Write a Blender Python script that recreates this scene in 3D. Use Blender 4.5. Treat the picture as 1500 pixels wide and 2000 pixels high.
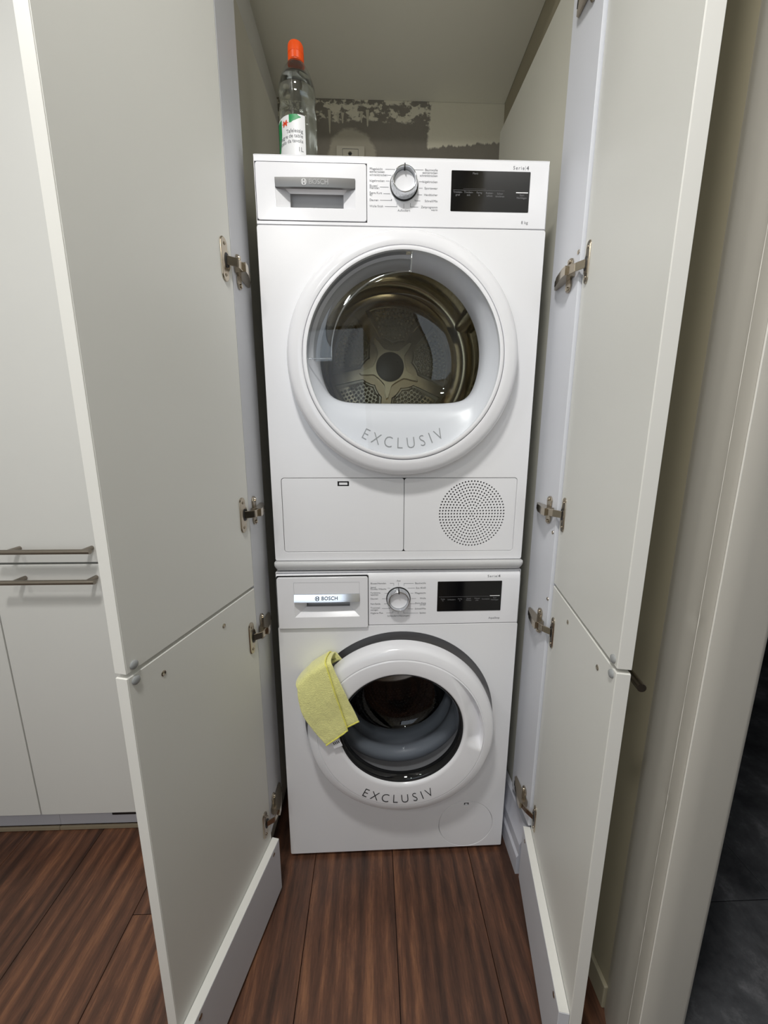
import bpy, bmesh, math, random
from mathutils import Matrix, Vector, noise
random.seed(7)
for o in list(bpy.data.objects): bpy.data.objects.remove(o)
S = bpy.context.scene
COL = S.collection
PI = math.pi

# ------------------------------------------------------------------ camera
def make_camera():
    p, y, r = math.radians(11.0258), math.radians(1.8461), math.radians(-0.0832)
    f = Vector((math.sin(y)*math.cos(p), math.cos(y)*math.cos(p), -math.sin(p)))
    rt = Vector((math.cos(y), -math.sin(y), 0)); dn = f.cross(rt)
    rt2 = math.cos(r)*rt + math.sin(r)*dn; dn2 = -math.sin(r)*rt + math.cos(r)*dn
    cam = bpy.data.cameras.new('camera'); co = bpy.data.objects.new('camera', cam); COL.objects.link(co)
    m = Matrix.Identity(4)
    for i in range(3):
        m[i][0] = rt2[i]; m[i][1] = -dn2[i]; m[i][2] = -f[i]
    m[0][3], m[1][3], m[2][3] = -0.0659, -0.8645, 1.1548
    co.matrix_world = m
    cam.sensor_fit = 'AUTO'; cam.sensor_width = 36; cam.lens = 728.53/2000*36
    cam.clip_start = 0.01
    S.camera = co
make_camera()

# ------------------------------------------------------------------ world, lights, exposure
W = bpy.data.worlds.new('world'); S.world = W; W.use_nodes = True
W.node_tree.nodes['Background'].inputs[0].default_value = (0.75, 0.8, 0.9, 1)
W.node_tree.nodes['Background'].inputs[1].default_value = 0.05
S.view_settings.view_transform = 'Standard'
S.view_settings.look = 'None'
S.view_settings.gamma = 1
S.view_settings.use_curve_mapping = False
S.view_settings.exposure = 0.0
CEIL_Z = 2.48
def ceiling_spot(x, y, power, size, colour=(1, 0.95, 0.87)):
    l = bpy.data.lights.new('ceiling_lamp_light', 'AREA'); l.shape = 'DISK'; l.size = size; l.energy = power; l.color = colour
    o = bpy.data.objects.new('ceiling_lamp_light', l); COL.objects.link(o)
    o.location = (x, y, CEIL_Z - 0.03)
    return o
ceiling_spot(-0.25, -0.90, 18.5, 0.18, (1, 0.985, 0.955))
ceiling_spot(-1.25, -1.05, 5.5, 0.18, (1, 0.985, 0.955))
ceiling_spot(-0.60, -1.85, 7, 0.18, (1, 0.985, 0.955))
# added fill light from behind the camera, brightening niche and machine fronts
l = bpy.data.lights.new('camera_side_fill', 'AREA'); l.shape = 'RECTANGLE'; l.size = 1.1; l.size_y = 1.1; l.energy = 8.0; l.color = (0.80, 0.89, 1.0)
o = bpy.data.objects.new('camera_side_fill', l); COL.objects.link(o)
o.location = (-0.7, -2.27, 1.45); o.rotation_euler = (math.radians(90), 0, 0)

# ------------------------------------------------------------------ helpers
def lin(c):
    return tuple(((v/255)/12.92 if v/255 <= 0.04045 else ((v/255+0.055)/1.055)**2.4) for v in c[:3]) + (1,)
def mat(name, rgb, rough=0.5, metal=0.0, bump=0.0, bscale=200, var=0.0, vscale=6, spec=0.5, coat=0.0, sheen=0.0):
    m = bpy.data.materials.new(name); m.use_nodes = True
    n = m.node_tree.nodes; k = m.node_tree.links; b = n['Principled BSDF']
    b.inputs['Base Color'].default_value = lin(rgb); b.inputs['Roughness'].default_value = rough
    b.inputs['Metallic'].default_value = metal; b.inputs['Specular IOR Level'].default_value = spec
    b.inputs['Coat Weight'].default_value = coat; b.inputs['Coat Roughness'].default_value = 0.08
    b.inputs['Sheen Weight'].default_value = sheen
    tc = n.new('ShaderNodeTexCoord')
    if bump:
        t = n.new('ShaderNodeTexNoise'); t.inputs['Scale'].default_value = bscale; t.inputs['Detail'].default_value = 3
        k.new(tc.outputs['Object'], t.inputs['Vector'])
        bp = n.new('ShaderNodeBump'); bp.inputs['Strength'].default_value = bump; bp.inputs['Distance'].default_value = 0.002
        k.new(t.outputs['Fac'], bp.inputs['Height']); k.new(bp.outputs['Normal'], b.inputs['Normal'])
    t = n.new('ShaderNodeTexNoise'); t.inputs['Scale'].default_value = vscale; t.inputs['Detail'].default_value = 4
    k.new(tc.outputs['Object'], t.inputs['Vector'])
    mx = n.new('ShaderNodeMixRGB'); mx.blend_type = 'MULTIPLY'; mx.inputs['Fac'].default_value = max(var, 0.03)
    mx.inputs['Color1'].default_value = lin(rgb)
    k.new(t.outputs['Fac'], mx.inputs['Color2']); k.new(mx.outputs['Color'], b.inputs['Base Color'])
    return m
def thin_glass(name, tint=(255, 255, 255), ior=1.45, rough=0.0, base=0.0):
    m = bpy.data.materials.new(name); m.use_nodes = True
    n = m.node_tree.nodes; k = m.node_tree.links
    n.remove(n['Principled BSDF'])
    tr = n.new('ShaderNodeBsdfTransparent'); tr.inputs[0].default_value = lin(tint)
    gl = n.new('ShaderNodeBsdfGlossy'); gl.inputs['Roughness'].default_value = rough
    lw = n.new('ShaderNodeLayerWeight'); lw.inputs[0].default_value = 0.5
    pw = n.new('ShaderNodeMath'); pw.operation = 'POWER'; pw.inputs[1].default_value = 4.0; k.new(lw.outputs['Facing'], pw.inputs[0])
    f0 = ((ior-1)/(ior+1))**2 + base
    ad = n.new('ShaderNodeMath'); ad.operation = 'MULTIPLY_ADD'; ad.inputs[1].default_value = 1 - f0; ad.inputs[2].default_value = f0; ad.use_clamp = True
    k.new(pw.outputs[0], ad.inputs[0])
    mx = n.new('ShaderNodeMixShader'); k.new(ad.outputs[0], mx.inputs[0]); k.new(tr.outputs[0], mx.inputs[1]); k.new(gl.outputs[0], mx.inputs[2])
    k.new(mx.outputs[0], n['Material Output'].inputs[0])
    return m

class MB:
    def __init__(s): s.v = []; s.f = []
    def add(s, vs, fs, T=None):
        o = len(s.v)
        s.v += [tuple(T @ Vector(p)) if T is not None else tuple(p) for p in vs]
        s.f += [tuple(i+o for i in f) for f in fs]; return s
    def box(s, x0, x1, y0, y1, z0, z1, T=None):
        return s.add([(x0,y0,z0),(x1,y0,z0),(x1,y1,z0),(x0,y1,z0),(x0,y0,z1),(x1,y0,z1),(x1,y1,z1),(x0,y1,z1)],
                     [(0,3,2,1),(4,5,6,7),(0,1,5,4),(1,2,6,5),(2,3,7,6),(3,0,4,7)], T)
    def loft(s, rings, closed=True, cap0=False, cap1=False, T=None):
        n = len(rings[0]); vs = [p for r in rings for p in r]; fs = []
        for i in range(len(rings)-1):
            for j in range(n if closed else n-1):
                a, b = i*n+j, i*n+(j+1) % n
                fs.append((a, b, b+n, a+n))
        if cap0: fs.append(tuple(range(n))[::-1])
        if cap1: fs.append(tuple(range((len(rings)-1)*n, len(rings)*n)))
        return s.add(vs, fs, T)
    def lathe(s, prof, cx, cz, seg=96, T=None, cap0=False, cap1=False):   # axis Y, prof = (r, y) from outside inwards
        rings = []
        for p in prof:
            r, y = p[0], p[1]; zz = p[2] if len(p) > 2 else cz
            rings.append([(cx + r*math.sin(2*PI*i/seg), y, zz + r*math.cos(2*PI*i/seg)) for i in range(seg)])
        return s.loft(rings, True, cap0, cap1, T)
    def lathez(s, prof, cx, cy, seg=48, cap0=False, cap1=False, T=None):  # axis Z, prof = (r, z)
        return s.loft([[(cx + r*math.cos(2*PI*i/seg), cy + r*math.sin(2*PI*i/seg), z) for i in range(seg)] for r, z in prof], True, cap0, cap1, T)
    def tube(s, pts, r, seg=8, T=None, cap=True):
        pts = [Vector(p) for p in pts]; rings = []
        up = None
        for i, p in enumerate(pts):
            d = (pts[min(i+1, len(pts)-1)] - pts[max(i-1, 0)]).normalized()
            if up is None:
                up = Vector((0, 0, 1)) if abs(d.z) < 0.9 else Vector((1, 0, 0))
            a = d.cross(up).normalized(); b = a.cross(d).normalized(); up = b
            rings.append([tuple(p + r*(math.cos(2*PI*k/seg)*a + math.sin(2*PI*k/seg)*b)) for k in range(seg)])
        return s.loft(rings, True, cap, cap, T)
    def mesh(s, me, T):
        return s.add([v.co for v in me.vertices], [tuple(p.vertices) for p in me.polygons], T)
    def build(s, name, m, parent=None, smooth=35, bevel=0.0, bseg=2, fix=True):
        me = bpy.data.meshes.new(name); me.from_pydata(s.v, [], s.f)
        if fix:
            bm = bmesh.new(); bm.from_mesh(me); bmesh.ops.recalc_face_normals(bm, faces=bm.faces); bm.to_mesh(me); bm.free()
        return link(name, me, m, parent, smooth, bevel, bseg)
INV = {}
def link(name, me, m, parent=None, smooth=35, bevel=0.0, bseg=2):
    me.materials.clear(); me.materials.append(m)
    if smooth:
        for p in me.polygons: p.use_smooth = True
        me.set_sharp_from_angle(angle=math.radians(smooth))
    o = bpy.data.objects.new(name, me); COL.objects.link(o)
    if parent:
        o.parent = parent
        if parent.name in INV: o.matrix_parent_inverse = INV[parent.name]
    if bevel:
        b = o.modifiers.new('bevel', 'BEVEL'); b.width = bevel; b.segments = bseg; b.limit_method = 'ANGLE'; b.angle_limit = math.radians(40)
    return o
def thing(name, label, cat, loc=(0, 0, 0), rz=0, group=None, world=True):
    o = bpy.data.objects.new(name, None); COL.objects.link(o); o.location = loc; o.rotation_euler = (0, 0, rz)
    o.empty_display_size = 0.05
    if world: INV[o.name] = (Matrix.Translation(loc) @ Matrix.Rotation(rz, 4, 'Z')).inverted()
    tag(o, label, cat, group); return o
def tag(o, label=None, cat=None, group=None, kind=None):
    if label: o['label'] = label
    if cat: o['category'] = cat
    if group: o['group'] = group
    if kind: o['kind'] = kind
    return o
def struct(o, label=None):
    o['kind'] = 'structure'
    if label: o['label'] = label
    return o
def rrect(x0, x1, z0, z1, r, n=6):
    out = []
    for cx, cz, a in ((x1-r, z1-r, 0), (x0+r, z1-r, 90), (x0+r, z0+r, 180), (x1-r, z0+r, 270)):
        for i in range(n+1):
            t = math.radians(a + 90*i/n); out.append((cx + r*math.cos(t), cz + r*math.sin(t)))
    return out
def circ(cx, cz, r, n=64): return [(cx + r*math.cos(2*PI*i/n), cz + r*math.sin(2*PI*i/n)) for i in range(n)]
def eval_curve(cu):
    o = bpy.data.objects.new('tmp', cu); COL.objects.link(o)
    dg = bpy.context.evaluated_depsgraph_get(); dg.update()
    me = bpy.data.meshes.new_from_object(o.evaluated_get(dg))
    bpy.data.objects.remove(o); return me
FRONT = Matrix(((1, 0, 0, 0), (0, 0, -1, 0), (0, 1, 0, 0), (0, 0, 0, 1)))     # x -> X, y -> Z, z -> -Y
def plate_mesh(outer, holes, y_front, thick, bevel=0.0):
    """flat plate in the XZ plane with real holes; front face at Y = y_front"""
    cu = bpy.data.curves.new('plate', 'CURVE'); cu.dimensions = '2D'; cu.fill_mode = 'BOTH'
    cu.extrude = thick/2 - bevel; cu.bevel_depth = bevel; cu.bevel_resolution = 2 if bevel else 0
    cu.offset = -bevel
    for poly in [outer] + list(holes):
        sp = cu.splines.new('POLY'); sp.points.add(len(poly)-1); sp.use_cyclic_u = True
        for p, q in zip(sp.points, poly): p.co = (q[0], q[1], 0, 1)
    me = eval_curve(cu)
    me.transform(Matrix.Translation((0, y_front + thick/2, 0)) @ FRONT)
    return me
def plate(name, outer, holes, y_front, thick, m, parent, bevel=0.0, smooth=30):
    return link(name, plate_mesh(outer, holes, y_front, thick, bevel), m, parent, smooth)
FONT_CACHE = {}
def text_into(mb, s, x, z, y, size, align='LEFT', rot=0.0, ext=0.00012, xs=1.0, bold=0.0, T=None, spacing=1.0):
    cu = bpy.data.curves.new('t', 'FONT'); cu.body = s; cu.size = size; cu.align_x = align; cu.align_y = 'CENTER'
    cu.extrude = ext; cu.resolution_u = 3; cu.offset = bold; cu.space_character = spacing
    me = eval_curve(cu)
    M = Matrix.Translation((x, y, z)) @ FRONT @ Matrix.Rotation(rot, 4, 'Z') @ Matrix.Diagonal((xs, 1, 1, 1))
    mb.mesh(me, (T @ M) if T is not None else M)
LW = {'E': 0.56, 'X': 0.64, 'C': 0.70, 'L': 0.52, 'U': 0.66, 'S': 0.58, 'I': 0.22, 'V': 0.64}
def arc_text(mb, s, cx, cz, r, y, size, gap, bold=0.0, ext=0.0002, xs=1.0):
    """letters along the lower arc, spaced by their own widths"""
    ws = [LW[c]*size*xs for c in s]; total = sum(ws) + gap*(len(s)-1); pos = -total/2
    for ch, w in zip(s, ws):
        a = (pos + w/2)/r; pos += w + gap
        text_into(mb, ch, cx + r*math.sin(a), cz - r*math.cos(a), y, size, 'CENTER', a, ext, xs, bold)

# ------------------------------------------------------------------ materials
M = {}
M['enamel'] = mat('white enamel', (236, 236, 238), 0.28, var=0.02)
M['plastic'] = mat('white plastic', (238, 238, 241), 0.15, var=0.02, coat=0.2)
M['ring'] = mat('satin white plastic', (236, 236, 239), 0.17, var=0.02)
M['trim'] = mat('light grey glossy trim', (205, 205, 205), 0.25, var=0.06)
M['gap'] = mat('dark gap', (18, 18, 20), 0.7)
M['groove'] = mat('grey groove', (70, 70, 74), 0.7)
M['chrome'] = mat('chrome', (205, 207, 210), 0.12, 1.0)
M['satin_chrome'] = mat('satin chrome', (122, 121, 119), 0.34, 1.0)
M['nickel'] = mat('nickel hinge steel', (178, 168, 152), 0.24, 1.0, var=0.05)
M['brushed'] = mat('brushed steel handle', (150, 142, 132), 0.33, 1.0, var=0.1, vscale=60)
M['ink'] = mat('grey print', (120, 121, 125), 0.6)
M['ink_dark'] = mat('dark print', (40, 42, 46), 0.5)
M['ink_grey'] = mat('pale grey print', (150, 151, 154), 0.5)
M['display'] = mat('black glossy display', (12, 12, 14), 0.09)
M['ink_disp'] = mat('display print', (118, 118, 120), 0.6)
M['ink_white'] = mat('white display print', (225, 225, 225), 0.5)
M['black'] = mat('black plastic', (14, 14, 15), 0.45)
M['recess_grey'] = mat('grey grip recess', (190, 190, 192), 0.5)
M['glass'] = thin_glass('clear cover', (248, 250, 250), 1.40)
M['glass_bowl'] = thin_glass('porthole glass', (222, 222, 214), 1.5)
M['glass_dark'] = thin_glass('tinted porthole glass', (222, 224, 226), 1.5)
M['clear_plastic'] = thin_glass('clear grip plastic', (214, 215, 216), 1.5, 0.02, 0.03)
M['clear_edge'] = thin_glass('clear plastic edge', (225, 226, 228), 1.6, 0.05, 0.35)
M['bowl'] = mat('white door bowl', (226, 226, 232), 0.3, var=0.02)
M['drum'] = mat('stainless drum', (214, 203, 182), 0.2, 1.0, var=0.2, vscale=9)
M['drum_back'] = mat('stainless drum back', (196, 191, 178), 0.3, 1.0, var=0.2, vscale=12)
M['hub'] = mat('pale steel star', (228, 218, 194), 0.28, 1.0, var=0.1)
M['hubcap'] = mat('dark hub cap', (70, 70, 70), 0.3, 0.4)
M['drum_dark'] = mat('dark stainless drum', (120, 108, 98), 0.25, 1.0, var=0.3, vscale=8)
M['rubber'] = mat('grey rubber gasket', (150, 155, 163), 0.4, var=0.15, vscale=10)
M['door'] = mat('cream white laminate', (228, 228, 222), 0.42, var=0.03, bump=0.02, bscale=600)
M['edge'] = mat('white edge band', (232, 231, 225), 0.4, var=0.03)
M['strip'] = mat('cool white laminate', (218, 220, 226), 0.45, var=0.03)
M['sidewall'] = mat('cream side panel', (205, 203, 190), 0.55, var=0.05)
M['soffit'] = mat('grey-beige soffit', (243, 240, 224), 0.6, var=0.03, bump=0.05, bscale=400)
M['cabinet'] = mat('white cabinet laminate', (214, 214, 210), 0.42, var=0.03, bump=0.02, bscale=600)
M['kick'] = mat('grey plinth', (196, 197, 205), 0.45, var=0.04)
M['seal'] = mat('beige floor seal', (150, 138, 116), 0.6)
M['paint'] = mat('white wall paint', (214, 212, 205), 0.6, var=0.04, bump=0.06, bscale=120)
M['frame'] = mat('grey-beige door frame lacquer', (206, 202, 192), 0.3, var=0.05, bump=0.04, bscale=60)
M['edge_highlight'] = mat('pale frame edge highlight', (228, 225, 216), 0.3)  # lighter lacquer colour that paints in the corner highlights
M['olive'] = mat('olive-cream wall panel', (166, 158, 134), 0.6, var=0.05)  # olive hue, darkened so the colour carries part of the open door's shade
M['bumper'] = mat('clear bumper', (150, 152, 152), 0.25, spec=0.5)
M['cap_orange'] = mat('orange cap', (240, 84, 10), 0.35, bump=0.0)
M['pet'] = thin_glass('clear bottle', (242, 244, 243), 1.5, 0.03, 0.05)
m_ = bpy.data.materials.new('clear vinegar'); m_.use_nodes = True
m_.node_tree.nodes.remove(m_.node_tree.nodes['Principled BSDF'])
g_ = m_.node_tree.nodes.new('ShaderNodeBsdfGlass'); g_.inputs['IOR'].default_value = 1.34; g_.inputs['Color'].default_value = (0.97, 0.98, 0.975, 1)
m_.node_tree.links.new(g_.outputs[0], m_.node_tree.nodes['Material Output'].inputs[0]); M['vinegar'] = m_
M['paper'] = mat('white label paper', (236, 237, 238), 0.45)
M['green'] = mat('green label print', (16, 140, 76), 0.45)
M['red'] = mat('red label print', (220, 70, 30), 0.45)
M['garlic'] = mat('cream label print', (215, 205, 165), 0.5)
M['purple'] = mat('purple label print', (100, 40, 60), 0.5)
M['cloth'] = mat('yellow microfibre', (252, 249, 165), 0.95, bump=0.9, bscale=420, var=0.22, vscale=160, sheen=0.5)
M['hem'] = mat('yellow hem', (244, 238, 110), 0.9, bump=0.5, bscale=500, sheen=0.3)
M['tagm'] = mat('white care tag', (225, 225, 228), 0.6)
M['socket'] = mat('cream socket plastic', (190, 184, 166), 0.4)
M['dripm'] = mat('cream paint', (196, 190, 168), 0.6)
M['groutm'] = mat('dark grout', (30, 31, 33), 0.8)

def wood_mat():
    m = bpy.data.materials.new('walnut plank'); m.use_nodes = True
    n = m.node_tree.nodes; k = m.node_tree.links; b = n['Principled BSDF']
    tc = n.new('ShaderNodeTexCoord'); oi = n.new('ShaderNodeObjectInfo')
    sc = n.new('ShaderNodeVectorMath'); sc.operation = 'SCALE'; sc.inputs[3].default_value = 37.0
    cmb = n.new('ShaderNodeCombineXYZ')
    k.new(oi.outputs['Random'], cmb.inputs[0]); k.new(oi.outputs['Random'], cmb.inputs[1]); k.new(oi.outputs['Random'], cmb.inputs[2])
    k.new(cmb.outputs[0], sc.inputs[0])
    off = n.new('ShaderNodeVectorMath'); off.operation = 'ADD'
    k.new(tc.outputs['Object'], off.inputs[0]); k.new(sc.outputs[0], off.inputs[1])
    def noise_(scale, det, rough=0.6, dist=0.0, mul=(1, 1, 1)):
        mp = n.new('ShaderNodeMapping'); mp.inputs['Scale'].default_value = mul
        k.new(off.outputs[0], mp.inputs[0])
        t = n.new('ShaderNodeTexNoise'); t.inputs['Scale'].default_value = scale; t.inputs['Detail'].default_value = det
        t.inputs['Roughness'].default_value = rough; t.inputs['Distortion'].default_value = dist
        k.new(mp.outputs[0], t.inputs['Vector']); return t
    big = noise_(1.0, 3, 0.55, 1.0, (7, 1.1, 1))          # broad bands along the plank
    fine = noise_(1.0, 6, 0.8, 0.2, (230, 15.0, 1))         # pores
    mid = noise_(1.0, 6, 0.72, 1.8, (26, 4.5, 1))
    # cathedral figure
    mp = n.new('ShaderNodeMapping'); mp.inputs['Scale'].default_value = (1, 0.10, 1); k.new(off.outputs[0], mp.inputs[0])
    wv = n.new('ShaderNodeTexWave'); wv.wave_type = 'RINGS'; wv.rings_direction = 'Z'; wv.inputs['Scale'].default_value = 9
    wv.inputs['Distortion'].default_value = 5; wv.inputs['Detail'].default_value = 3; wv.inputs['Detail Scale'].default_value = 1.6
    k.new(mp.outputs[0], wv.inputs['Vector'])
    def mathn(op, a, bb):
        q = n.new('ShaderNodeMath'); q.operation = op
        for i, v in enumerate((a, bb)):
            if isinstance(v, (int, float)): q.inputs[i].default_value = v
            else: k.new(v, q.inputs[i])
        return q.outputs[0]
    s = mathn('ADD', mathn('MULTIPLY', big.outputs['Fac'], 0.50), mathn('MULTIPLY', mid.outputs['Fac'], 0.30))
    s = mathn('ADD', s, mathn('MULTIPLY', wv.outputs['Fac'], 0.10))
    s = mathn('ADD', s, mathn('MULTIPLY', fine.outputs['Fac'], 0.36))
    s = mathn('ADD', s, mathn('MULTIPLY', mathn('SUBTRACT', oi.outputs['Random'], 0.5), 0.10))
    cr = n.new('ShaderNodeValToRGB'); e = cr.color_ramp.elements
    e[0].position = 0.42; e[0].color = lin((40, 26, 20))
    e[1].position = 0.80; e[1].color = lin((140, 96, 68))
    x = e.new(0.55); x.color = lin((68, 45, 34)); x = e.new(0.67); x.color = lin((98, 65, 48))
    k.new(s, cr.inputs[0]); k.new(cr.outputs[0], b.inputs['Base Color'])
    b.inputs['Roughness'].default_value = 0.42
    bp = n.new('ShaderNodeBump'); bp.inputs['Strength'].default_value = 0.12; bp.inputs['Distance'].default_value = 0.001
    k.new(fine.outputs['Fac'], bp.inputs['Height']); k.new(bp.outputs[0], b.inputs['Normal'])
    return m
M['wood'] = wood_mat()

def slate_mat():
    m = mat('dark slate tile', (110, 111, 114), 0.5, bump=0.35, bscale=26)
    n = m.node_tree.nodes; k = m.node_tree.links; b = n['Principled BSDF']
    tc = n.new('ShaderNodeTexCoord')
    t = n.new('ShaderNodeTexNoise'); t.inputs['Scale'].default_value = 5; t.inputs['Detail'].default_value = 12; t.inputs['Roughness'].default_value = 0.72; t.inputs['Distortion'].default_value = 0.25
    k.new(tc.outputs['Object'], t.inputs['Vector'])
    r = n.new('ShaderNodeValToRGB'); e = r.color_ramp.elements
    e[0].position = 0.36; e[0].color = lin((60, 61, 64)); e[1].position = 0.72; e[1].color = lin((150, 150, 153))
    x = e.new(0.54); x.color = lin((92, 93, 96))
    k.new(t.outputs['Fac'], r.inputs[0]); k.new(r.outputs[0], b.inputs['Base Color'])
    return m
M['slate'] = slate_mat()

def rear_wall_mat():
    """bare grey-brown plaster with left-over cream paint: a ragged band along the top and a rolled patch on the right"""
    m = bpy.data.materials.new('bare plaster with paint remains'); m.use_nodes = True
    n = m.node_tree.nodes; k = m.node_tree.links; b = n['Principled BSDF']; b.inputs['Roughness'].default_value = 0.75
    tc = n.new('ShaderNodeTexCoord'); sp = n.new('ShaderNodeSeparateXYZ'); k.new(tc.outputs['Object'], sp.inputs[0])
    X, Z = sp.outputs[0], sp.outputs[2]
    def mth(op, a, bb=0.0, clamp=False):
        q = n.new('ShaderNodeMath'); q.operation = op; q.use_clamp = clamp
        for i, v in enumerate((a, bb)):
            if isinstance(v, (int, float)): q.inputs[i].default_value = v
            else: k.new(v, q.inputs[i])
        return q.outputs[0]
    def nz(scale, det=4, mul=(1, 1, 1), rough=0.6):
        mp = n.new('ShaderNodeMapping'); mp.inputs['Scale'].default_value = mul; k.new(tc.outputs['Object'], mp.inputs[0])
        t = n.new('ShaderNodeTexNoise'); t.inputs['Scale'].default_value = scale; t.inputs['Detail'].default_value = det; t.inputs['Roughness'].default_value = rough
        k.new(mp.outputs[0], t.inputs['Vector']); return t.outputs['Fac']
    def step(v, edge, soft):      # 0..1 when v passes edge
        return mth('MULTIPLY', mth('SUBTRACT', v, edge), 1.0/soft, True)
    nb = nz(20, 6, (1, 1, 1.6)); ns = nz(70, 4); nv = nz(55, 3, (1, 1, 0.15))
    # ragged band along the top
    zz = mth('ADD', Z, mth('MULTIPLY', mth('SUBTRACT', nb, 0.5), 0.10))
    band = step(zz, 2.262, 0.010)
    band = mth('MULTIPLY', band, step(mth('ADD', nb, mth('MULTIPLY', ns, 0.35)), 0.655, 0.05))
    # rolled patch on the right
    zz2 = mth('ADD', Z, mth('MULTIPLY', mth('SUBTRACT', nv, 0.5), 0.035))
    xx2 = mth('ADD', X, mth('MULTIPLY', mth('SUBTRACT', nb, 0.5), 0.05))
    patch = mth('MULTIPLY', step(mth('SUBTRACT', zz2, mth('MULTIPLY', mth('SUBTRACT', X, 0.25), 0.09)), 2.192, 0.005), step(mth('ADD', xx2, mth('MULTIPLY', mth('SUBTRACT', 2.25, Z), 0.1)), 0.140, 0.006))
    # round plaster around the socket
    dx = mth('SUBTRACT', X, -0.133); dz = mth('SUBTRACT', Z, 2.152)
    d = mth('SQRT', mth('ADD', mth('MULTIPLY', dx, dx), mth('MULTIPLY', dz, dz)))
    d = mth('ADD', d, mth('MULTIPLY', mth('SUBTRACT', nb, 0.5), 0.05))
    plas = mth('SUBTRACT', 1.0, step(d, 0.080, 0.012), True)
    base = n.new('ShaderNodeValToRGB'); base.color_ramp.elements[0].color = lin((116, 110, 99)); base.color_ramp.elements[1].color = lin((140, 134, 121))
    k.new(nz(8, 4), base.inputs[0])
    m1 = n.new('ShaderNodeMixRGB'); k.new(mth('MULTIPLY', plas, 0.75), m1.inputs[0]); k.new(base.outputs[0], m1.inputs[1]); m1.inputs[2].default_value = lin((186, 179, 160))
    m2 = n.new('ShaderNodeMixRGB'); k.new(mth('MAXIMUM', band, patch), m2.inputs[0]); k.new(m1.outputs[0], m2.inputs[1]); m2.inputs[2].default_value = lin((216, 210, 188))
    k.new(m2.outputs[0], b.inputs['Base Color'])
    bp = n.new('ShaderNodeBump'); bp.inputs['Strength'].default_value = 0.5; bp.inputs['Distance'].default_value = 0.004
    k.new(mth('ADD', mth('MAXIMUM', band, patch), mth('MULTIPLY', ns, 0.5)), bp.inputs['Height']); k.new(bp.outputs[0], b.inputs['Normal'])
    return m
M['rear'] = rear_wall_mat()

# ------------------------------------------------------------------ the setting
# floor: walnut planks on a dark sub-floor
sub = MB().box(-1.75, 0.41, -2.35, 0.70, -0.06, -0.009).build('floor', M['groutm'], None, 0)
struct(sub, 'dark walnut plank floor')
PW, PL = 0.2165, 1.30
pm = None
cols = [-0.2295 + PW*i for i in range(-7, 3)]
starts = {}
for i, x0 in enumerate(cols):
    x1 = min(x0 + PW, 0.41); x0c = max(x0, -1.75)
    stag = -0.13 if abs(x0 - (-0.2295 - 2*PW)) < 0.01 else random.choice((0.30, 0.52, 0.66, -0.62, -0.86))
    y = stag
    while y > -2.35: y -= PL
    while y < 0.70:
        ya, yb = max(y, -2.35), min(y + PL, 0.70)
        g = 0.0007
        full = (x1 - x0c > PW - 1e-4) and (yb - ya > PL - 1e-4)
        mb = MB().box(-(x1-x0c)/2 + g, (x1-x0c)/2 - g, -(yb-ya)/2 + g, (yb-ya)/2 - g, -0.009, 0)
        o = mb.build('plank', M['wood'], sub, 0, 0.0006, 1)
        o.location = ((x0c+x1)/2, (ya+yb)/2, 0)
        y += PL
# room shell
ceil = struct(MB().box(-1.75, 0.47, -2.35, 0.0, CEIL_Z, CEIL_Z+0.1).build('ceiling', M['paint'], None, 0), 'white room ceiling')
struct(MB().box(-1.85, -1.75, -2.35, 0.70, 0, CEIL_Z).build('wall_left', M['paint'], None, 0), 'white wall at the left end of the room')
# wall behind the photographer with an opening behind the fill light
wf = MB()
wf.box(-1.75, -1.30, -2.45, -2.35, 0, CEIL_Z); wf.box(-0.10, 0.47, -2.45, -2.35, 0, CEIL_Z)
wf.box(-1.30, -0.10, -2.45, -2.35, 0, 0.85); wf.box(-1.30, -0.10, -2.45, -2.35, 2.05, CEIL_Z)
struct(wf.build('wall_front', M['paint'], None, 0), 'white wall behind the camera')
# rear wall of the recess
struct(MB().box(-1.75, 0.55, 0.70, 0.78, 0, CEIL_Z).build('wall_back', M['rear'], None, 0), 'bare grey plaster wall with cream paint remains behind the machines')
wb = bpy.data.objects['wall_back']
for k_, (x, z0, z1, w) in enumerate(((-0.2100, 2.221, 2.292, 0.0036), (-0.1808, 2.2545, 2.285, 0.0028), (-0.1640, 2.2530, 2.285, 0.0034), (-0.0975, 2.2560, 2.290, 0.0034), (-0.0758, 2.2450, 2.295, 0.0040))):
    mb = MB(); rings = []
    for i in range(9):
        t = i/8; z = z1 + (z0 - z1)*t; r = w*(1.6 - 1.25*t) if i < 7 else w*(0.7 if i == 7 else 0.15)
        rings.append([(x + r*math.cos(a*PI/4), 0.70 - 0.35*r*max(0, math.sin(a*PI/4)), z) for a in range(8)])
    mb.loft(rings, True, True, True); mb.build('paint_drip', M['dripm'], wb)
# right wall with the doorway into the dark room
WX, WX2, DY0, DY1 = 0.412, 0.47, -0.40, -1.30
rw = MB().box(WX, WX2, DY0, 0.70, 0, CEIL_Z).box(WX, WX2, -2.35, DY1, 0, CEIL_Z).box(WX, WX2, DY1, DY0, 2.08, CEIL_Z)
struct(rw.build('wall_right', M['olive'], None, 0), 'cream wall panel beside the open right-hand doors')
struct(MB().box(WX-0.009, WX, -0.318, 0.03, 0, 0.058).build('baseboard_right', M['olive'], None, 0, 0.002), 'low cream baseboard on the right wall')
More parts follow.
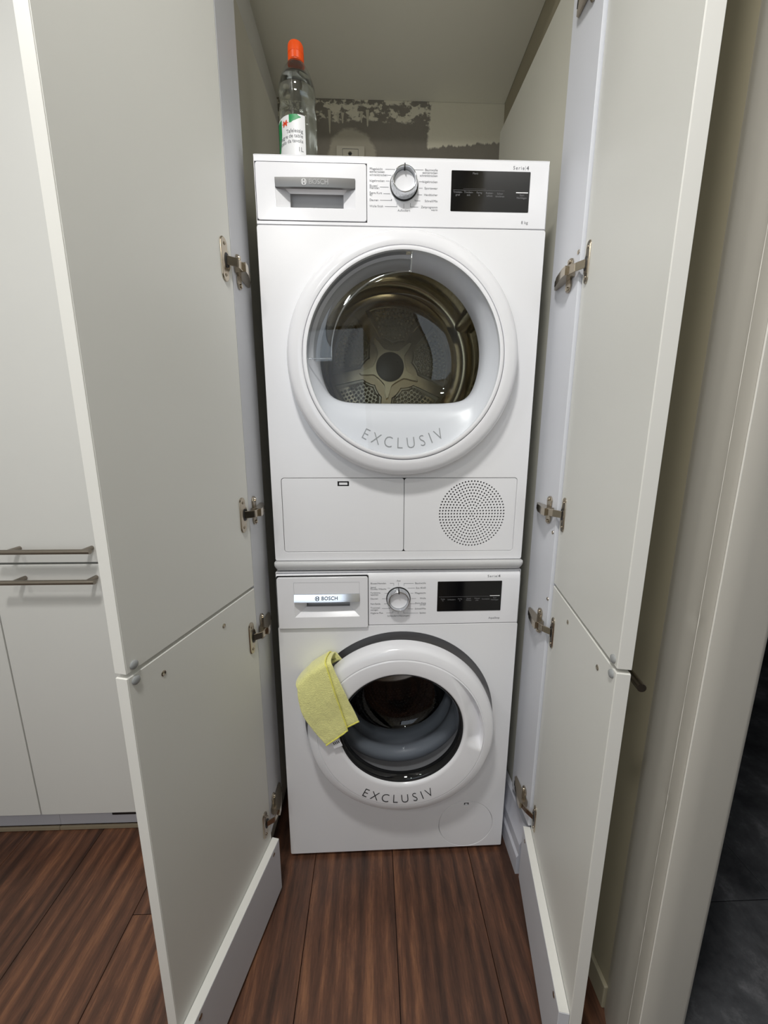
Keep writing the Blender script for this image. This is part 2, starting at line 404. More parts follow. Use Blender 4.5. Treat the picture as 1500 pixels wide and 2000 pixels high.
# lacquered steel door frame, one folded profile per jamb
def jamb(name, flip):
    pr = [(0.4125, -0.312), (0.4105, -0.317), (0.4060, -0.324), (0.4010, -0.336), (0.3965, -0.352), (0.3930, -0.370), (0.3906, -0.386), (0.3894, -0.393), (0.3886, -0.3965),
          (0.3878, -0.399), (0.3868, -0.412), (0.3862, -0.4185), (0.3866, -0.4205), (0.3880, -0.4215), (0.420, -0.4205), (0.462, -0.4195), (0.4675, -0.4190), (0.4705, -0.4160), (0.4718, -0.411), (0.472, -0.398), (0.4125, -0.398)]
    if flip: pr = [(x, DY0 + DY1 - y) for x, y in pr]
    b = MB(); rings = []
    nz_ = 240
    for i in range(nz_+1):
        z = 2.12*i/nz_
        ring = []
        for j, (x, y) in enumerate(pr):
            d = 0
            if j in (7, 8) and min(abs(z-c) for c in (0.905, 0.612, 0.592, 0.345)) < 0.006: d = 0.0014
            ring.append((x + d, y + d, z))
        rings.append(ring)
    b.loft(rings, True, True, True)
    return b.build(name, M['frame'], None, 40)
j1 = struct(jamb('trim_1', False), 'grey-beige lacquered door frame with chipped edges and pale painted highlight lines at the right')
struct(jamb('trim_2', True), 'near jamb of the lacquered door frame')
struct(MB().box(0.388, 0.472, DY1, DY0-0.02, 2.03, 2.12).build('trim_3', M['frame'], None, 0, 0.004), 'head of the lacquered door frame')
for x, y, r in ((0.3890, -0.3968, 0.0009), (0.3872, -0.4200, 0.0014)):  # pale beads along the two corners stand in for their bright highlights
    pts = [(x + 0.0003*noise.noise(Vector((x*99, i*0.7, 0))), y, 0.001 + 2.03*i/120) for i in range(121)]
    MB().tube(pts, r, 8).build('edge_highlight', M['edge_highlight'], j1, 60)
# other room: slate tiles, black depths
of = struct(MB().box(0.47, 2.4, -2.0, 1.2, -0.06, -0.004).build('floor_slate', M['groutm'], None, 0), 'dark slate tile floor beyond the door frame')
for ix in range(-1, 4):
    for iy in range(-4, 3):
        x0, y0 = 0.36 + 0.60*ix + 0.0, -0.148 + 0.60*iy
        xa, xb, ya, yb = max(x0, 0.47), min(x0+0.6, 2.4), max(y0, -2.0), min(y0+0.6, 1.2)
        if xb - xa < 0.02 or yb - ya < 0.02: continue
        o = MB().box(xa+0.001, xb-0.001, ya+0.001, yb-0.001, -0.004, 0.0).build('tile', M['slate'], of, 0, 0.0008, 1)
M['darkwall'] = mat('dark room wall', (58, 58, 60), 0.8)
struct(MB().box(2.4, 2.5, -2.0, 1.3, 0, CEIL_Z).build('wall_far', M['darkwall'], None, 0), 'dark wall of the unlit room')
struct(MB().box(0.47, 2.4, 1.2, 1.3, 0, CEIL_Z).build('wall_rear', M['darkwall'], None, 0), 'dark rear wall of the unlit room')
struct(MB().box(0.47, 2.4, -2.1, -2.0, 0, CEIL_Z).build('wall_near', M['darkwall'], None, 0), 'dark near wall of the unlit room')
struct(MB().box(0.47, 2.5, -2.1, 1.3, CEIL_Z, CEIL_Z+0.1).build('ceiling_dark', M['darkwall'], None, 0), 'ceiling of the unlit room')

# ------------------------------------------------------------------ built-in cupboard around the machines
HX, HY = 0.0, -0.09
cup = thing('tall_cupboard', 'built-in white cupboard with open doors around the stacked machines', 'cupboard', (0, 0.0, 0))
SB = 0.183
for s, xi, ya, nm in ((-1, 0.3235, -0.0885, 'strip'), (1, 0.3300, -0.092, 'strip')):
    x0, x1 = (xi, xi+0.019)
    b = MB().box(min(s*x0, s*x1), max(s*x0, s*x1), ya, 0.022, SB, 2.30)
    b.build('front_strip', M['strip'], cup, 0, 0.0006, 1)
TOPP = 2.10
b = MB()
b.add([(-0.3640, 0.022, 0.0), (-0.349, 0.50, 0.0), (-0.368, 0.50, 0.0), (-0.383, 0.022, 0.0), (-0.3640, 0.022, TOPP), (-0.349, 0.50, TOPP), (-0.368, 0.50, TOPP), (-0.383, 0.022, TOPP)], [(0,1,2,3),(4,5,6,7),(0,1,5,4),(1,2,6,5),(2,3,7,6),(3,0,4,7)])
b.build('side_panel', M['sidewall'], cup, 0)
b = MB()
b.add([(0.3560, 0.022, 0.0), (0.341, 0.50, 0.0), (0.362, 0.50, 0.0), (0.377, 0.022, 0.0), (0.3560, 0.022, TOPP), (0.341, 0.50, TOPP), (0.362, 0.50, TOPP), (0.377, 0.022, TOPP)], [(0,1,2,3),(4,5,6,7),(0,1,5,4),(1,2,6,5),(2,3,7,6),(3,0,4,7)])
b.build('side_panel', M['sidewall'], cup, 0)
MB().box(-0.75, 0.411, -0.085, 0.699, 2.325, 2.345).build('soffit', M['soffit'], cup, 0)
# skirting rails low on the niche sides
for s in (1,):
    xs = 0.330 if s > 0 else 0.3235
    b = MB(); prof = [(xs+0.018, 0.0), (xs-0.014, 0.0), (xs-0.014, 0.055), (xs-0.009, 0.062), (xs-0.009, 0.095), (xs-0.001, 0.112), (xs+0.004, 0.15), (xs+0.018, 0.15)]
    b.loft([[(s*x, y, z) for x, z in prof] for y in (-0.072, 0.60)], True, True, True)
    b.build('skirting_rail', M['kick'], cup, 25)

# --- doors: s along the door from the hinge, t out of the inner face, z up
AL, AR = 0.2333, 0.2011
def frameL(s, t, z):
    return (-0.3235 - math.sin(AL)*s + math.cos(AL)*t, -0.0905 - math.cos(AL)*s - math.sin(AL)*t, z)
def frameR(s, t, z):
    return (0.3365 - math.sin(AR)*s - math.cos(AR)*t, -0.0945 - math.cos(AR)*s + math.sin(AR)*t, z)
def fbox(F, s0, s1, t0, t1, z0, z1):
    return MB().add([F(s0,t0,z0),F(s1,t0,z0),F(s1,t1,z0),F(s0,t1,z0),F(s0,t0,z1),F(s1,t0,z1),F(s1,t1,z1),F(s0,t1,z1)],
                    [(0,3,2,1),(4,5,6,7),(0,1,5,4),(1,2,6,5),(2,3,7,6),(3,0,4,7)])
def fdisc(F, s, z, r, t0, t1, seg=20, dome=0.0):
    b = MB()
    rr = [(r, t0), (r, t0 + 0.6*(t1-t0)), (r*0.8, t1), (r*0.35, t1+dome)]
    b.loft([[F(s + q*math.cos(2*PI*i/seg), t, z + q*math.sin(2*PI*i/seg)) for i in range(seg)] for q, t in rr], True, True, True)
    return b
def screw(F, s, z, parent, r=0.0042, t=0.0):
    b = MB()
    for q0, t0, q1, t1 in ((r, t, r, t+0.0006), (r, t+0.0006, r*0.75, t+0.0012), (r*0.75, t+0.0012, r*0.35, t+0.0004), (r*0.35, t+0.0004, 0.0001, t+0.0002)):
        b.loft([[F(s + q*math.cos(2*PI*i/14), tt, z + q*math.sin(2*PI*i/14)) for i in range(14)] for q, tt in ((q0, t0), (q1, t1))])
    return b.build('screw', M['nickel'], parent, 30)
def hinge(F, side, zc, parent, xi, tilt=0.0):
    """concealed cupboard hinge: winged cup plate on the door, link, wedge arm on the strip"""
    # cup plate outline (tall, rounded, bulged towards the hinge side)
    pts = []
    H, Wd = 0.0365, 0.0105
    out = []
    for i in range(25):
        a = -PI/2 + PI*i/24
        out.append((0.024 + Wd*math.cos(a)*0.9, (H-Wd)*(1 if a > 0 else -1) + Wd*math.sin(a)))
    right = [(0.024 + Wd*0.9*math.cos(PI*i/10 - 0), (H-Wd) + Wd*math.sin(PI*i/10)) for i in range(11)]           # top cap, from front to hinge side
    left = [(0.024 - Wd*0.9*math.cos(PI*i/10), -(H-Wd) - Wd*math.sin(PI*i/10)) for i in range(11)]
    bulge = [(0.024 - Wd*0.9 - 0.007*math.cos(PI*(i/12-0.5))**0.6 if abs(i-6) < 6 else 0.024 - Wd*0.9, 0.018 - 0.036*i/12) for i in range(13)]
    poly = right + bulge + left
    b = MB()
    n = len(poly)
    def ring(k, t): return [F(0.024 + (s-0.024)*k, t, zc + z*(1 - (1-k)*0.35)) for s, z in poly]
    b.loft([ring(1, 0.0), ring(1, 0.0014), ring(0.9, 0.0026)], True, True, True)
    pl = b.build('hinge_cup_plate', M['nickel'], parent, 40)
    # dark cup well
    b = MB()
    rr = [(1.0, 0.0027), (1.0, 0.0032), (0.86, 0.0031)]
    well = [(0.0195 + 0.0085*math.cos(2*PI*i/20)*(1.0 if math.cos(2*PI*i/20) < 0 else 0.75), zc + 0.0125*math.sin(2*PI*i/20)) for i in range(20)]
    b.loft([[F(0.0195 + (s-0.0195)*k, t, zc + (z-zc)*k) for s, z in well] for k, t in rr], True, True, True)
    b.build('hinge_cup_well', M['black'], parent, 30)
    for dz in (-0.0255, 0.0255): screw(F, 0.0235, zc+dz, parent, 0.003, 0.0026)
    # link from the cup to the arm
    sg = 1 if side == 'R' else -1
    def A(p): return Vector(p)
    c0 = Vector(F(0.020, 0.003, zc)); c1 = Vector(F(0.006, 0.0165, zc)); c2 = Vector((sg*(xi - 0.0185), -0.078, zc))
    b = MB()
    def plate_seg(p, q, w, th):
        d = (q-p).normalized(); up = Vector((0, 0, 1)); nn = d.cross(up).normalized()
        vs = []
        for base in (p, q):
            for a_, c_ in ((-1, -1), (1, -1), (1, 1), (-1, 1)):
                vs.append(tuple(base + up*(w*a_) + nn*(th*c_)))
        b.add(vs, [(0,1,2,3),(4,7,6,5),(0,4,5,1),(1,5,6,2),(2,6,7,3),(3,7,4,0)])
    plate_seg(c0, c1, 0.0075, 0.0012); plate_seg(c1, c2, 0.0075, 0.0012)
    b.build('hinge_link', M['nickel'], parent, 0, 0.0006, 1)
    # wedge arm lying along the strip
    b = MB(); prof = [(-0.084, 0.0235), (-0.070, 0.0232), (-0.030, 0.0150), (-0.008, 0.0070), (-0.006, 0.0015), (-0.080, 0.0015)]
    b.loft([[(sg*(xi - h), y, zc + dz*(0.0095 if k else 0.0082)) for y, h in prof] for dz, k in ((-1, 0), (-0.8, 1), (0.8, 1), (1, 0))], True, True, True)
    b.build('hinge_arm', M['nickel'], parent, 25)
    b = MB()
    for y0, y1, h0, h1 in ((-0.024, -0.016, 0.0135, 0.0105),):
        b.add([(sg*(xi-h0-0.0006), y0, zc-0.004), (sg*(xi-h1-0.0006), y1, zc-0.004), (sg*(xi-h1-0.0006), y1, zc+0.004), (sg*(xi-h0-0.0006), y0, zc+0.004),
               (sg*(xi-h0+0.001), y0, zc-0.004), (sg*(xi-h1+0.001), y1, zc-0.004), (sg*(xi-h1+0.001), y1, zc+0.004), (sg*(xi-h0+0.001), y0, zc+0.004)],
              [(0,1,2,3),(4,5,6,7),(0,1,5,4),(1,2,6,5),(2,3,7,6),(3,0,4,7)])
    b.build('hinge_slot', M['black'], parent, 0)
    # cross mounting plate with two ears
    b = MB()
    for e in (-1, 1):
        prof = [(-0.068, 0), (-0.052, 0), (-0.050, 0.014), (-0.054, 0.021), (-0.060, 0.0235), (-0.066, 0.021), (-0.070, 0.014)]
        b.loft([[(sg*(xi - h), y, zc + e*(0.008 + z)) for y, z in prof] for h in (0.0002, 0.0042)], True, True, True)
    b.build('hinge_mount', M['nickel'], parent, 25, 0.0006, 1)
    for e in (-1, 1):
        b = MB(); z = zc + e*0.0245
        b.loft([[(sg*(xi - h), -0.060 + q*math.cos(2*PI*i/12), z + q*math.sin(2*PI*i/12)) for i in range(12)] for q, h in ((0.0042, 0.0042), (0.0036, 0.0068), (0.0016, 0.0060))], True, True, True)
        b.build('screw', M['nickel'], parent, 30)

DW, DT = 0.320, 0.019
ZS0, ZS1 = 0.8360, 0.8425
def cupboard_doors(F, side, xi, plz, zh):
    up = fbox(F, 0, DW, -DT, 0, ZS1, 2.28).build('door', M['door'], cup, 0, 0.0007, 1)
    lo = fbox(F, 0, DW, -DT, 0, 0.012, ZS0).build('door', M['door'], cup, 0, 0.0007, 1)
    up['label'] = 'upper %s-hand door, open' % ('left' if side == 'L' else 'right'); lo['label'] = 'lower %s-hand door, open' % ('left' if side == 'L' else 'right')
    for d, z0, z1 in ((up, ZS1, 2.28), (lo, 0.012, ZS0)):
        b = fbox(F, DW, DW+0.0011, -DT+0.0003, -0.0003, z0+0.0003, z1-0.0003); b.build('edge_band', M['edge'], d, 0, 0.0004, 1)
    fbox(F, 0.0005, DW-0.0005, -DT+0.0006, -0.0006, ZS0-0.0002, ZS0+0.0006).build('edge_band', M['edge'], lo, 0)
    # plinth board screwed to the foot of the lower door
    pb = fbox(F, -0.004, DW-0.001, 0.0004, 0.0185, 0.012, plz).build('plinth_board', M['strip'], lo, 0, 0.0006, 1)
    fbox(F, -0.0035, DW-0.0015, 0.0008, 0.0181, plz-0.0004, plz+0.0008).build('plinth_edge', M['edge'], lo, 0)
    for s in (0.024, 0.292): screw(F, s, plz-0.012, lo, 0.0045, 0.0185)
    for s, z, d in ((0.3085, ZS1+0.0080, up), (0.3085, ZS0-0.0090, lo)):
        fdisc(F, s, z, 0.0062, 0, 0.0032, 20, 0.0006).build('bumper', M['bumper'], d, 40)
    for s in (0.2610, 0.1115): screw(F, s, 0.8055, lo, 0.0046)
    for z in zh: hinge(F, side, z, up if z > ZS1 else lo, xi)
    # bar handle on the outer face, near the free edge, across the door bottom / top
    for d, z in ((lo, ZS0-0.042),):
        b = MB(); s0, s1 = 0.060, 0.286
        b.tube([F(s0, -DT-0.034, z), F(s1, -DT-0.034, z)], 0.0065, 16)
        for s in (s0+0.030, s1-0.030): b.tube([F(s, -DT, z), F(s, -DT-0.034, z)], 0.005, 12)
        b.build('bar_handle', M['brushed'], d, 40)
    return up, lo
cupboard_doors(frameL, 'L', 0.3235, 0.166, (1.471, 1.003, 0.731, 0.237))
cupboard_doors(frameR, 'R', 0.3300, 0.176, (1.945, 1.474, 1.001, 0.735, 0.236))
for y, z in ((-0.0836, 1.506), (-0.082, 0.9548), (-0.086, 0.801)):
    b = MB(); b.loft([[(0.3300 - h, y + q*math.cos(2*PI*i/12), z + q*math.sin(2*PI*i/12)) for i in range(12)] for q, h in ((0.0042, 0.0), (0.0038, 0.001), (0.0016, 0.0003))], True, True, True)
    b.build('screw', M['nickel'], cup, 30)

# ------------------------------------------------------------------ tall white cabinets on the left
def wall_cabinet(x0, x1, label):
    t = thing('tall_cabinet', label, 'cabinet', ((x0+x1)/2, 0.35, 0))
    MB().box(x0+0.0008, x1-0.0008, 0.0605, 0.68, 0.10, 2.30).build('body', M['cabinet'], t, 0)
    MB().box(x0-0.0005, x1+0.0010, 0.090, 0.108, 0.014, 0.0995).build('plinth', M['kick'], t, 0)
    MB().box(x0-0.0005, x1+0.0010, 0.083, 0.0895, 0.0005, 0.013).build('plinth_seal', M['seal'], t, 0, 0.002)
    for z0, z1, zh, nm in ((0.8555, 2.29, 0.8930, 'upper'), (0.108, 0.8495, 0.8170, 'lower')):
        d = MB().box(x0+0.0010, x1-0.0010, 0.040, 0.059, z0, z1).build('door', M['cabinet'], t, 0, 0.0008, 1)
        b = MB(); xc = (x0+x1)/2
        b.tube([(xc-0.112, 0.005, zh), (xc+0.108, 0.005, zh)], 0.0060, 16)
        for dx in (-0.085, 0.087): b.tube([(xc+dx, 0.040, zh), (xc+dx, 0.006, zh)], 0.0052, 12)
        b.build('bar_handle', M['brushed'], d, 40)
    return t
c1 = wall_cabinet(-1.0070, -0.6750, 'tall white cabinet with two stacked steel bar handles, left of the open doors')
wall_cabinet(-1.3540, -1.0090, 'tall white cabinet at the far left edge, cut off by the frame')
MB().box(-0.852, -0.676, 0.0890, 0.0899, 0.0440, 0.0600).build('vent_slot', M['black'], c1, 0)
ff = MB().box(-0.674, -0.386, 0.040, 0.68, 0.0, 2.30).build('filler_cabinet', M['cabinet'], None, 0)
tag(ff, 'plain white filler cabinet hidden behind the open left door', 'cabinet')

# ------------------------------------------------------------------ shared appliance pieces
def shell(x, y1, z0, z1, y0=0.004, t=0.0015):
    b = MB()
    b.box(-x, -x+t, y0, y1, z0, z1); b.box(x-t, x, y0, y1, z0, z1)
    b.box(-x+t, x-t, y0, y1, z1-t, z1); b.box(-x+t, x-t, y0, y1, z0, z0+t); b.box(-x+t, x-t, y1-t, y1, z0+t, z1-t)
    return b
def knob(root, cx, cz, r, depth, inner_y):
    k = MB()
    k.lathe([(r+0.001, -0.0003), (r+0.001, -0.0028), (r, -0.0030)], cx, cz, 64).build
    base = MB().lathe([(r+0.0014, 0.0), (r+0.0014, -0.0022), (r-0.002, -0.0024)], cx, cz, 64).build('programme_knob', M['black'], root, 40)
    ring = MB().lathe([(r, -0.0022), (r-0.0004, -0.006), (r-0.0028, -depth+0.002), (r-0.0034, -depth+0.0004), (r-0.0042, -depth), (r-0.0052, -depth+0.0004), (r-0.0058, -depth+0.003), (r-0.0066, inner_y)], cx, cz, 72).build('knob_ring', M['chrome'], base, 50)
    b = MB(); b.lathe([(r-0.0064, inner_y), (r-0.0072, inner_y-0.0012), (r*0.55, inner_y-0.0004), (0.0004, inner_y)], cx, cz, 64, None, False, True).build('knob_face', M['plastic'], base, 50)
    mk = MB(); mk.box(cx-0.0011, cx+0.0011, -depth-0.0003, inner_y-0.001, cz+r-0.0085, cz+r-0.0028); mk.box(cx-0.0011, cx+0.0011, -depth+0.002, -0.004, cz+r-0.0035, cz+r+0.0002)
    mk.build('knob_marker', M['black'], base, 0)
    return base
def lines_into(b, segs, y, w=0.00035):
    for (x0, z0), (x1, z1) in segs:
        b.box(min(x0, x1)-w, max(x0, x1)+w, y-0.00025, y, min(z0, z1)-w, max(z0, z1)+w)
def logo_into(b, x, z, y, r, seg=32):
    """ring with an armature shape inside"""
    for q0, q1 in ((r, r*0.82),):
        b.loft([[(x + q*math.cos(2*PI*i/seg), yy, z + q*math.sin(2*PI*i/seg)) for i in range(seg)] for q, yy in ((q0, y), (q0, y-0.0004), (q1, y-0.0004), (q1, y))])
    for s in (-1, 1):
        pts = [(s*r*0.60, 0.55*r), (s*r*0.28, 0.80*r), (s*r*0.28, -0.80*r), (s*r*0.60, -0.55*r)]
        b.add([(x+p, y, z+q) for p, q in pts] + [(x+p, y-0.0004, z+q) for p, q in pts], [(4,5,6,7),(0,1,5,4),(1,2,6,5),(2,3,7,6),(3,0,4,7)])
    b.box(x-r*0.3, x+r*0.3, y-0.0004, y, z-r*0.13, z+r*0.13)
def drawer(root, x0, x1, z0, z1, yf, ix0, ix1, iz0, iz1, bz0, bz1, rz0, rz1, rx0, rx1, proud, wordmark):
    """detergent drawer / tank front with a funnel grip and a chrome bar"""
    hole = [(ix0, iz0), (ix1, iz0), (ix1, bz1), (ix0, bz1)]
    d = plate('drawer', rrect(x0, x1, z0, z1, 0.005), [hole], yf, 0.004 + proud, M['plastic'], root, 0.0008)
    # insert above the bar: a finely outlined rectangle
    e = MB(); lines_into(e, (((ix0, bz1), (ix0, iz1)), ((ix0, iz1), (ix1, iz1)), ((ix1, iz1), (ix1, bz1))), yf, 0.00018)
    e.build('insert_outline', M['ink_grey'], d, 0)
    # funnel: sloping walls from the opening to the back of the grip recess
    dy = 0.018
    O = [(ix0, yf+0.0006, iz0), (ix1, yf+0.0006, iz0), (ix1, yf+0.0006, bz1), (ix0, yf+0.0006, bz1)]
    I = [(rx0, yf+dy, rz0), (rx1, yf+dy, rz0), (rx1, yf+dy, rz1), (rx0, yf+dy, rz1)]
    f = MB().add(O + I, [(0,1,5,4),(1,2,6,5),(2,3,7,6),(3,0,4,7)]); f.build('grip_funnel', M['plastic'], d, 0, fix=True)
    g = MB().add([(rx0, yf+dy, rz0), (rx1, yf+dy, rz0), (rx1, yf+dy+0.012, rz0), (rx0, yf+dy+0.012, rz0), (rx0, yf+dy, rz1), (rx1, yf+dy, rz1), (rx1, yf+dy+0.012, rz1+0.012), (rx0, yf+dy+0.012, rz1+0.012)],
                 [(0,1,2,3),(2,3,7,6),(4,5,6,7),(0,3,7,4),(1,2,6,5)]); g.build('grip_recess', M['recess_grey'], d, 0)
    n = 24; bar = MB(); rings = []
    for i in range(n+1):
        t = i/n; x = ix0 + (ix1-ix0)*t; bow = 0.0016*(1-(2*t-1)**2)
        yt, yb = (-0.0040, -0.0014) if wordmark else (-0.0010, -0.0062)
        rings.append([(x, yf+yt-bow, bz1), (x, yf+(yt+yb)/2-0.0004-bow, (bz0+bz1)/2), (x, yf+yb-bow, bz0), (x, yf+0.003, bz0-0.0006), (x, yf+0.003, bz1)])
    bar.loft(rings, True, True, True); bar.build('chrome_bar', M['chrome' if not wordmark else 'satin_chrome'], d, 30)
    lt = MB(); zc = (bz0+bz1)/2
    logo_into(lt, -0.1990, zc, yf-0.0047, 0.0054)
    text_into(lt, 'BOSCH', -0.1695, zc, yf-0.0052, 0.0117, 'CENTER', 0, 0.0003, 1.0, 0.00022, None, 1.05)
    def on_bar(x, y, z):          # lay the mark on the sloping, bowed face of the bar
        t = (z-bz0)/(bz1-bz0); u = (x-ix0)/(ix1-ix0)
        return yf + yb + (yt-yb)*t - 0.0016*(1-(2*u-1)**2) - 0.0008 + (0.0002 if y > yf-0.0049 else 0.0)
    lt.v = [(x, on_bar(x, y, z), z) for x, y, z in lt.v]
    return d, lt

def control_panel(root, prof, zp, dx0, dx1, dz0, dz1, ztop_cut):
    """panel fascia with an open bay for the drawer"""
    b = MB(); E_ = 0.2985
    def sec(xs, pr): b.loft([[(x, y + (0.003 if abs(x) > 0.2975 else 0.0), z - (0.0035 if (abs(x) > 0.2975 and z > ztop_cut) else 0)) for y, z in pr] for x in xs], True, True, True)
    sec((dx1, 0.2960, E_), prof)
    sec((-E_, -0.2972, dx0) if dx0 > -0.2972 else (-E_, dx0), prof)
    top = [(0.0, dz1)] + [p for p in prof[1:-1] if p[1] > dz1] + [(0.020, dz1)]
    sec((dx0, dx1), top)
    bot = [(0.005, zp), (0.0, zp+0.001), (0.0, dz0), (0.020, dz0), (0.020, zp)] if dz0 > zp + 0.0015 else None
    if bot: sec((dx0, dx1), bot)
    return b.build('control_panel', M['plastic'], root, 30)

# ------------------------------------------------------------------ washing machine (local frame: front at y = 0)
wm = thing('washing_machine', 'white front-loading washing machine standing on the floor under the dryer', 'washing machine', (0.0006, -0.0096, 0), 0.0105, None, False)
WH = 0.842
b = shell(0.2985, 0.555, 0.012, WH); b.build('cabinet', M['enamel'], wm, 0, 0.002)
for sx in (-1, 1):
    for y in (0.07, 0.50):
        MB().lathez([(0.020, 0.0), (0.020, 0.008), (0.012, 0.010), (0.012, 0.013)], sx*0.25, y, 16, True, True).build('foot', M['black'], wm)
ZP = 0.7028
WDX, WDZ = 0.0030, 0.4385
plate('front_panel', rrect(-0.2985, 0.2985, 0.012, ZP-0.0012, 0.004), [circ(WDX, WDZ, 0.2455, 96), circ(0.1928, 0.0905, 0.0765, 64)], 0.0, 0.004, M['enamel'], wm, 0.0008)
# control panel with a rounded top edge
prof = [(0.005, ZP), (0.0, ZP+0.001), (0.0, 0.818), (0.0012, 0.828), (0.005, 0.8355), (0.012, 0.8405), (0.020, WH+0.0008), (0.020, ZP)]
control_panel(wm, prof, ZP, -0.2962, -0.0770, ZP, 0.8335, 0.80)
plate('drawer_gap', rrect(-0.2970, -0.0762, 0.7005, 0.8342, 0.004), [rrect(-0.270, -0.090, 0.722, 0.826, 0.003)], -0.0004, 0.003, M['gap'], wm)
d, lt = drawer(wm, -0.2945, -0.0778, 0.7010, 0.8315, -0.007, -0.2545, -0.0982, 0.7305, 0.8190, 0.7715, 0.7895, 0.7500, 0.7725, -0.2285, -0.1225, 0.003, False)
lt.build('wordmark', M['ink_dark'], d, 0)
knob(wm, -0.0035, 0.7725, 0.0283, 0.021, -0.010)
dp = plate('display', rrect(0.0925, 0.2518, 0.7365, 0.8145, 0.0015), [], -0.0010, 0.0020, M['display'], wm, 0.0004)
b = MB()
lines_into(b, (((0.0967, 0.7748), (0.2205, 0.7748)),), -0.0011, 0.0002)
for s, x, z in (('Temp', 0.106, 0.7688), ('°C', 0.106, 0.7645), ('Schleudern', 0.1278, 0.7672), ('Fertig', 0.1488, 0.7690), ('in', 0.1488, 0.7645), ('Speed', 0.1706, 0.7695), ('Perfect', 0.1706, 0.7650), ('Wasser', 0.1914, 0.7695), ('plus', 0.1914, 0.7650), ('Vorwäsche', 0.2130, 0.7675), ('Start', 0.2355, 0.7705), ('Nachlegen', 0.2355, 0.7655)):
    text_into(b, s, x, z, -0.0011, 0.0044, 'CENTER')
b.build('display_lettering', M['ink_disp'], dp, 0)
MB().box(0.2231, 0.2477, -0.0014, -0.0008, 0.7753, 0.7770).build('start_button', M['ink_white'], dp, 0)
b = MB(); TS = 0.0068; YT = -0.0002
for s, x, z in (('Blusen/Hemden', -0.0716, 0.8119), ('Jeans/', -0.0716, 0.8019), ('Dunkle Wäsche', -0.0717, 0.7972), ('Funktions-', -0.0717, 0.7877), ('textilien', -0.0718, 0.7825), ('Daunen', -0.0718, 0.7724), ('Fein/Seide', -0.0719, 0.7587), ('Trommel-', -0.0719, 0.7484), ('reinigen', -0.072, 0.7431), ('Hygiene Plus', -0.072, 0.7347)):
    text_into(b, s, x, z, YT, TS*0.88)
for s, x, z in (('Baumwolle', 0.0634, 0.811), ('Eco 40-60', 0.0637, 0.7988), ('Pflegeleicht', 0.064, 0.7854), ('Wolle', 0.0643, 0.7716), ('Extra Kurz', 0.0646, 0.7591), ("15'/30'", 0.0647, 0.7547), ('Schnell/Mix', 0.065, 0.7443), ('Spülen', 0.0652, 0.7331)):
    text_into(b, s, x, z, YT, TS*0.88, 'RIGHT')
text_into(b, 'Aus', -0.0032, 0.8180, YT, TS*0.88, 'CENTER'); text_into(b, 'Schleudern/Abpumpen', -0.003, 0.7265, YT, TS*0.88, 'CENTER')
text_into(b, 'AquaStop', 0.2514, 0.7163, YT, 0.0072, 'RIGHT')
text_into(b, 'Serie', 0.2385, 0.8262, 0.0006, 0.0088, 'RIGHT', 0, 0.00012, 1, 0, None, 1.3); text_into(b, '4', 0.2468, 0.8262, 0.0006, 0.0092, 'RIGHT', 0, 0.00012, 1, 0.0002); lines_into(b, (((0.2405, 0.8225), (0.2405, 0.8298)),), 0.0006, 0.0002)
kx, kz = -0.0035, 0.7725
lines_into(b, (((-0.024, 0.8119), (-0.0150, 0.8119)), ((-0.0150, 0.8119), (-0.0150, 0.8060)), ((-0.030, 0.7995), (-0.0235, 0.7995)), ((-0.037, 0.7865), (-0.0300, 0.7865)), ((-0.043, 0.7724), (-0.0330, 0.7724)), ((-0.038, 0.7587), (-0.0320, 0.7587)),
    ((-0.043, 0.7465), (-0.0250, 0.7465)), ((-0.0250, 0.7465), (-0.0235, 0.7480)), ((-0.0325, 0.7347), (-0.0165, 0.7347)), ((-0.0165, 0.7347), (-0.0165, 0.7400)), ((kx, 0.8130), (kx, 0.8055)), ((kx, 0.7390), (kx, 0.7325)),
    ((0.0100, 0.8110), (0.0335, 0.8110)), ((0.0100, 0.8110), (0.0100, 0.8050)), ((0.0190, 0.7988), (0.0365, 0.7988)), ((0.0265, 0.7854), (0.0330, 0.7854)), ((0.0290, 0.7716), (0.0400, 0.7716)), ((0.0255, 0.7580), (0.0380, 0.7580)),
    ((0.0205, 0.7443), (0.0330, 0.7443)), ((0.0100, 0.7331), (0.0460, 0.7331)), ((0.0100, 0.7331), (0.0100, 0.7385))), -0.0001, 0.0003)
tag(b.build('programme_lettering', M['ink'], wm, 0), kind='stuff')
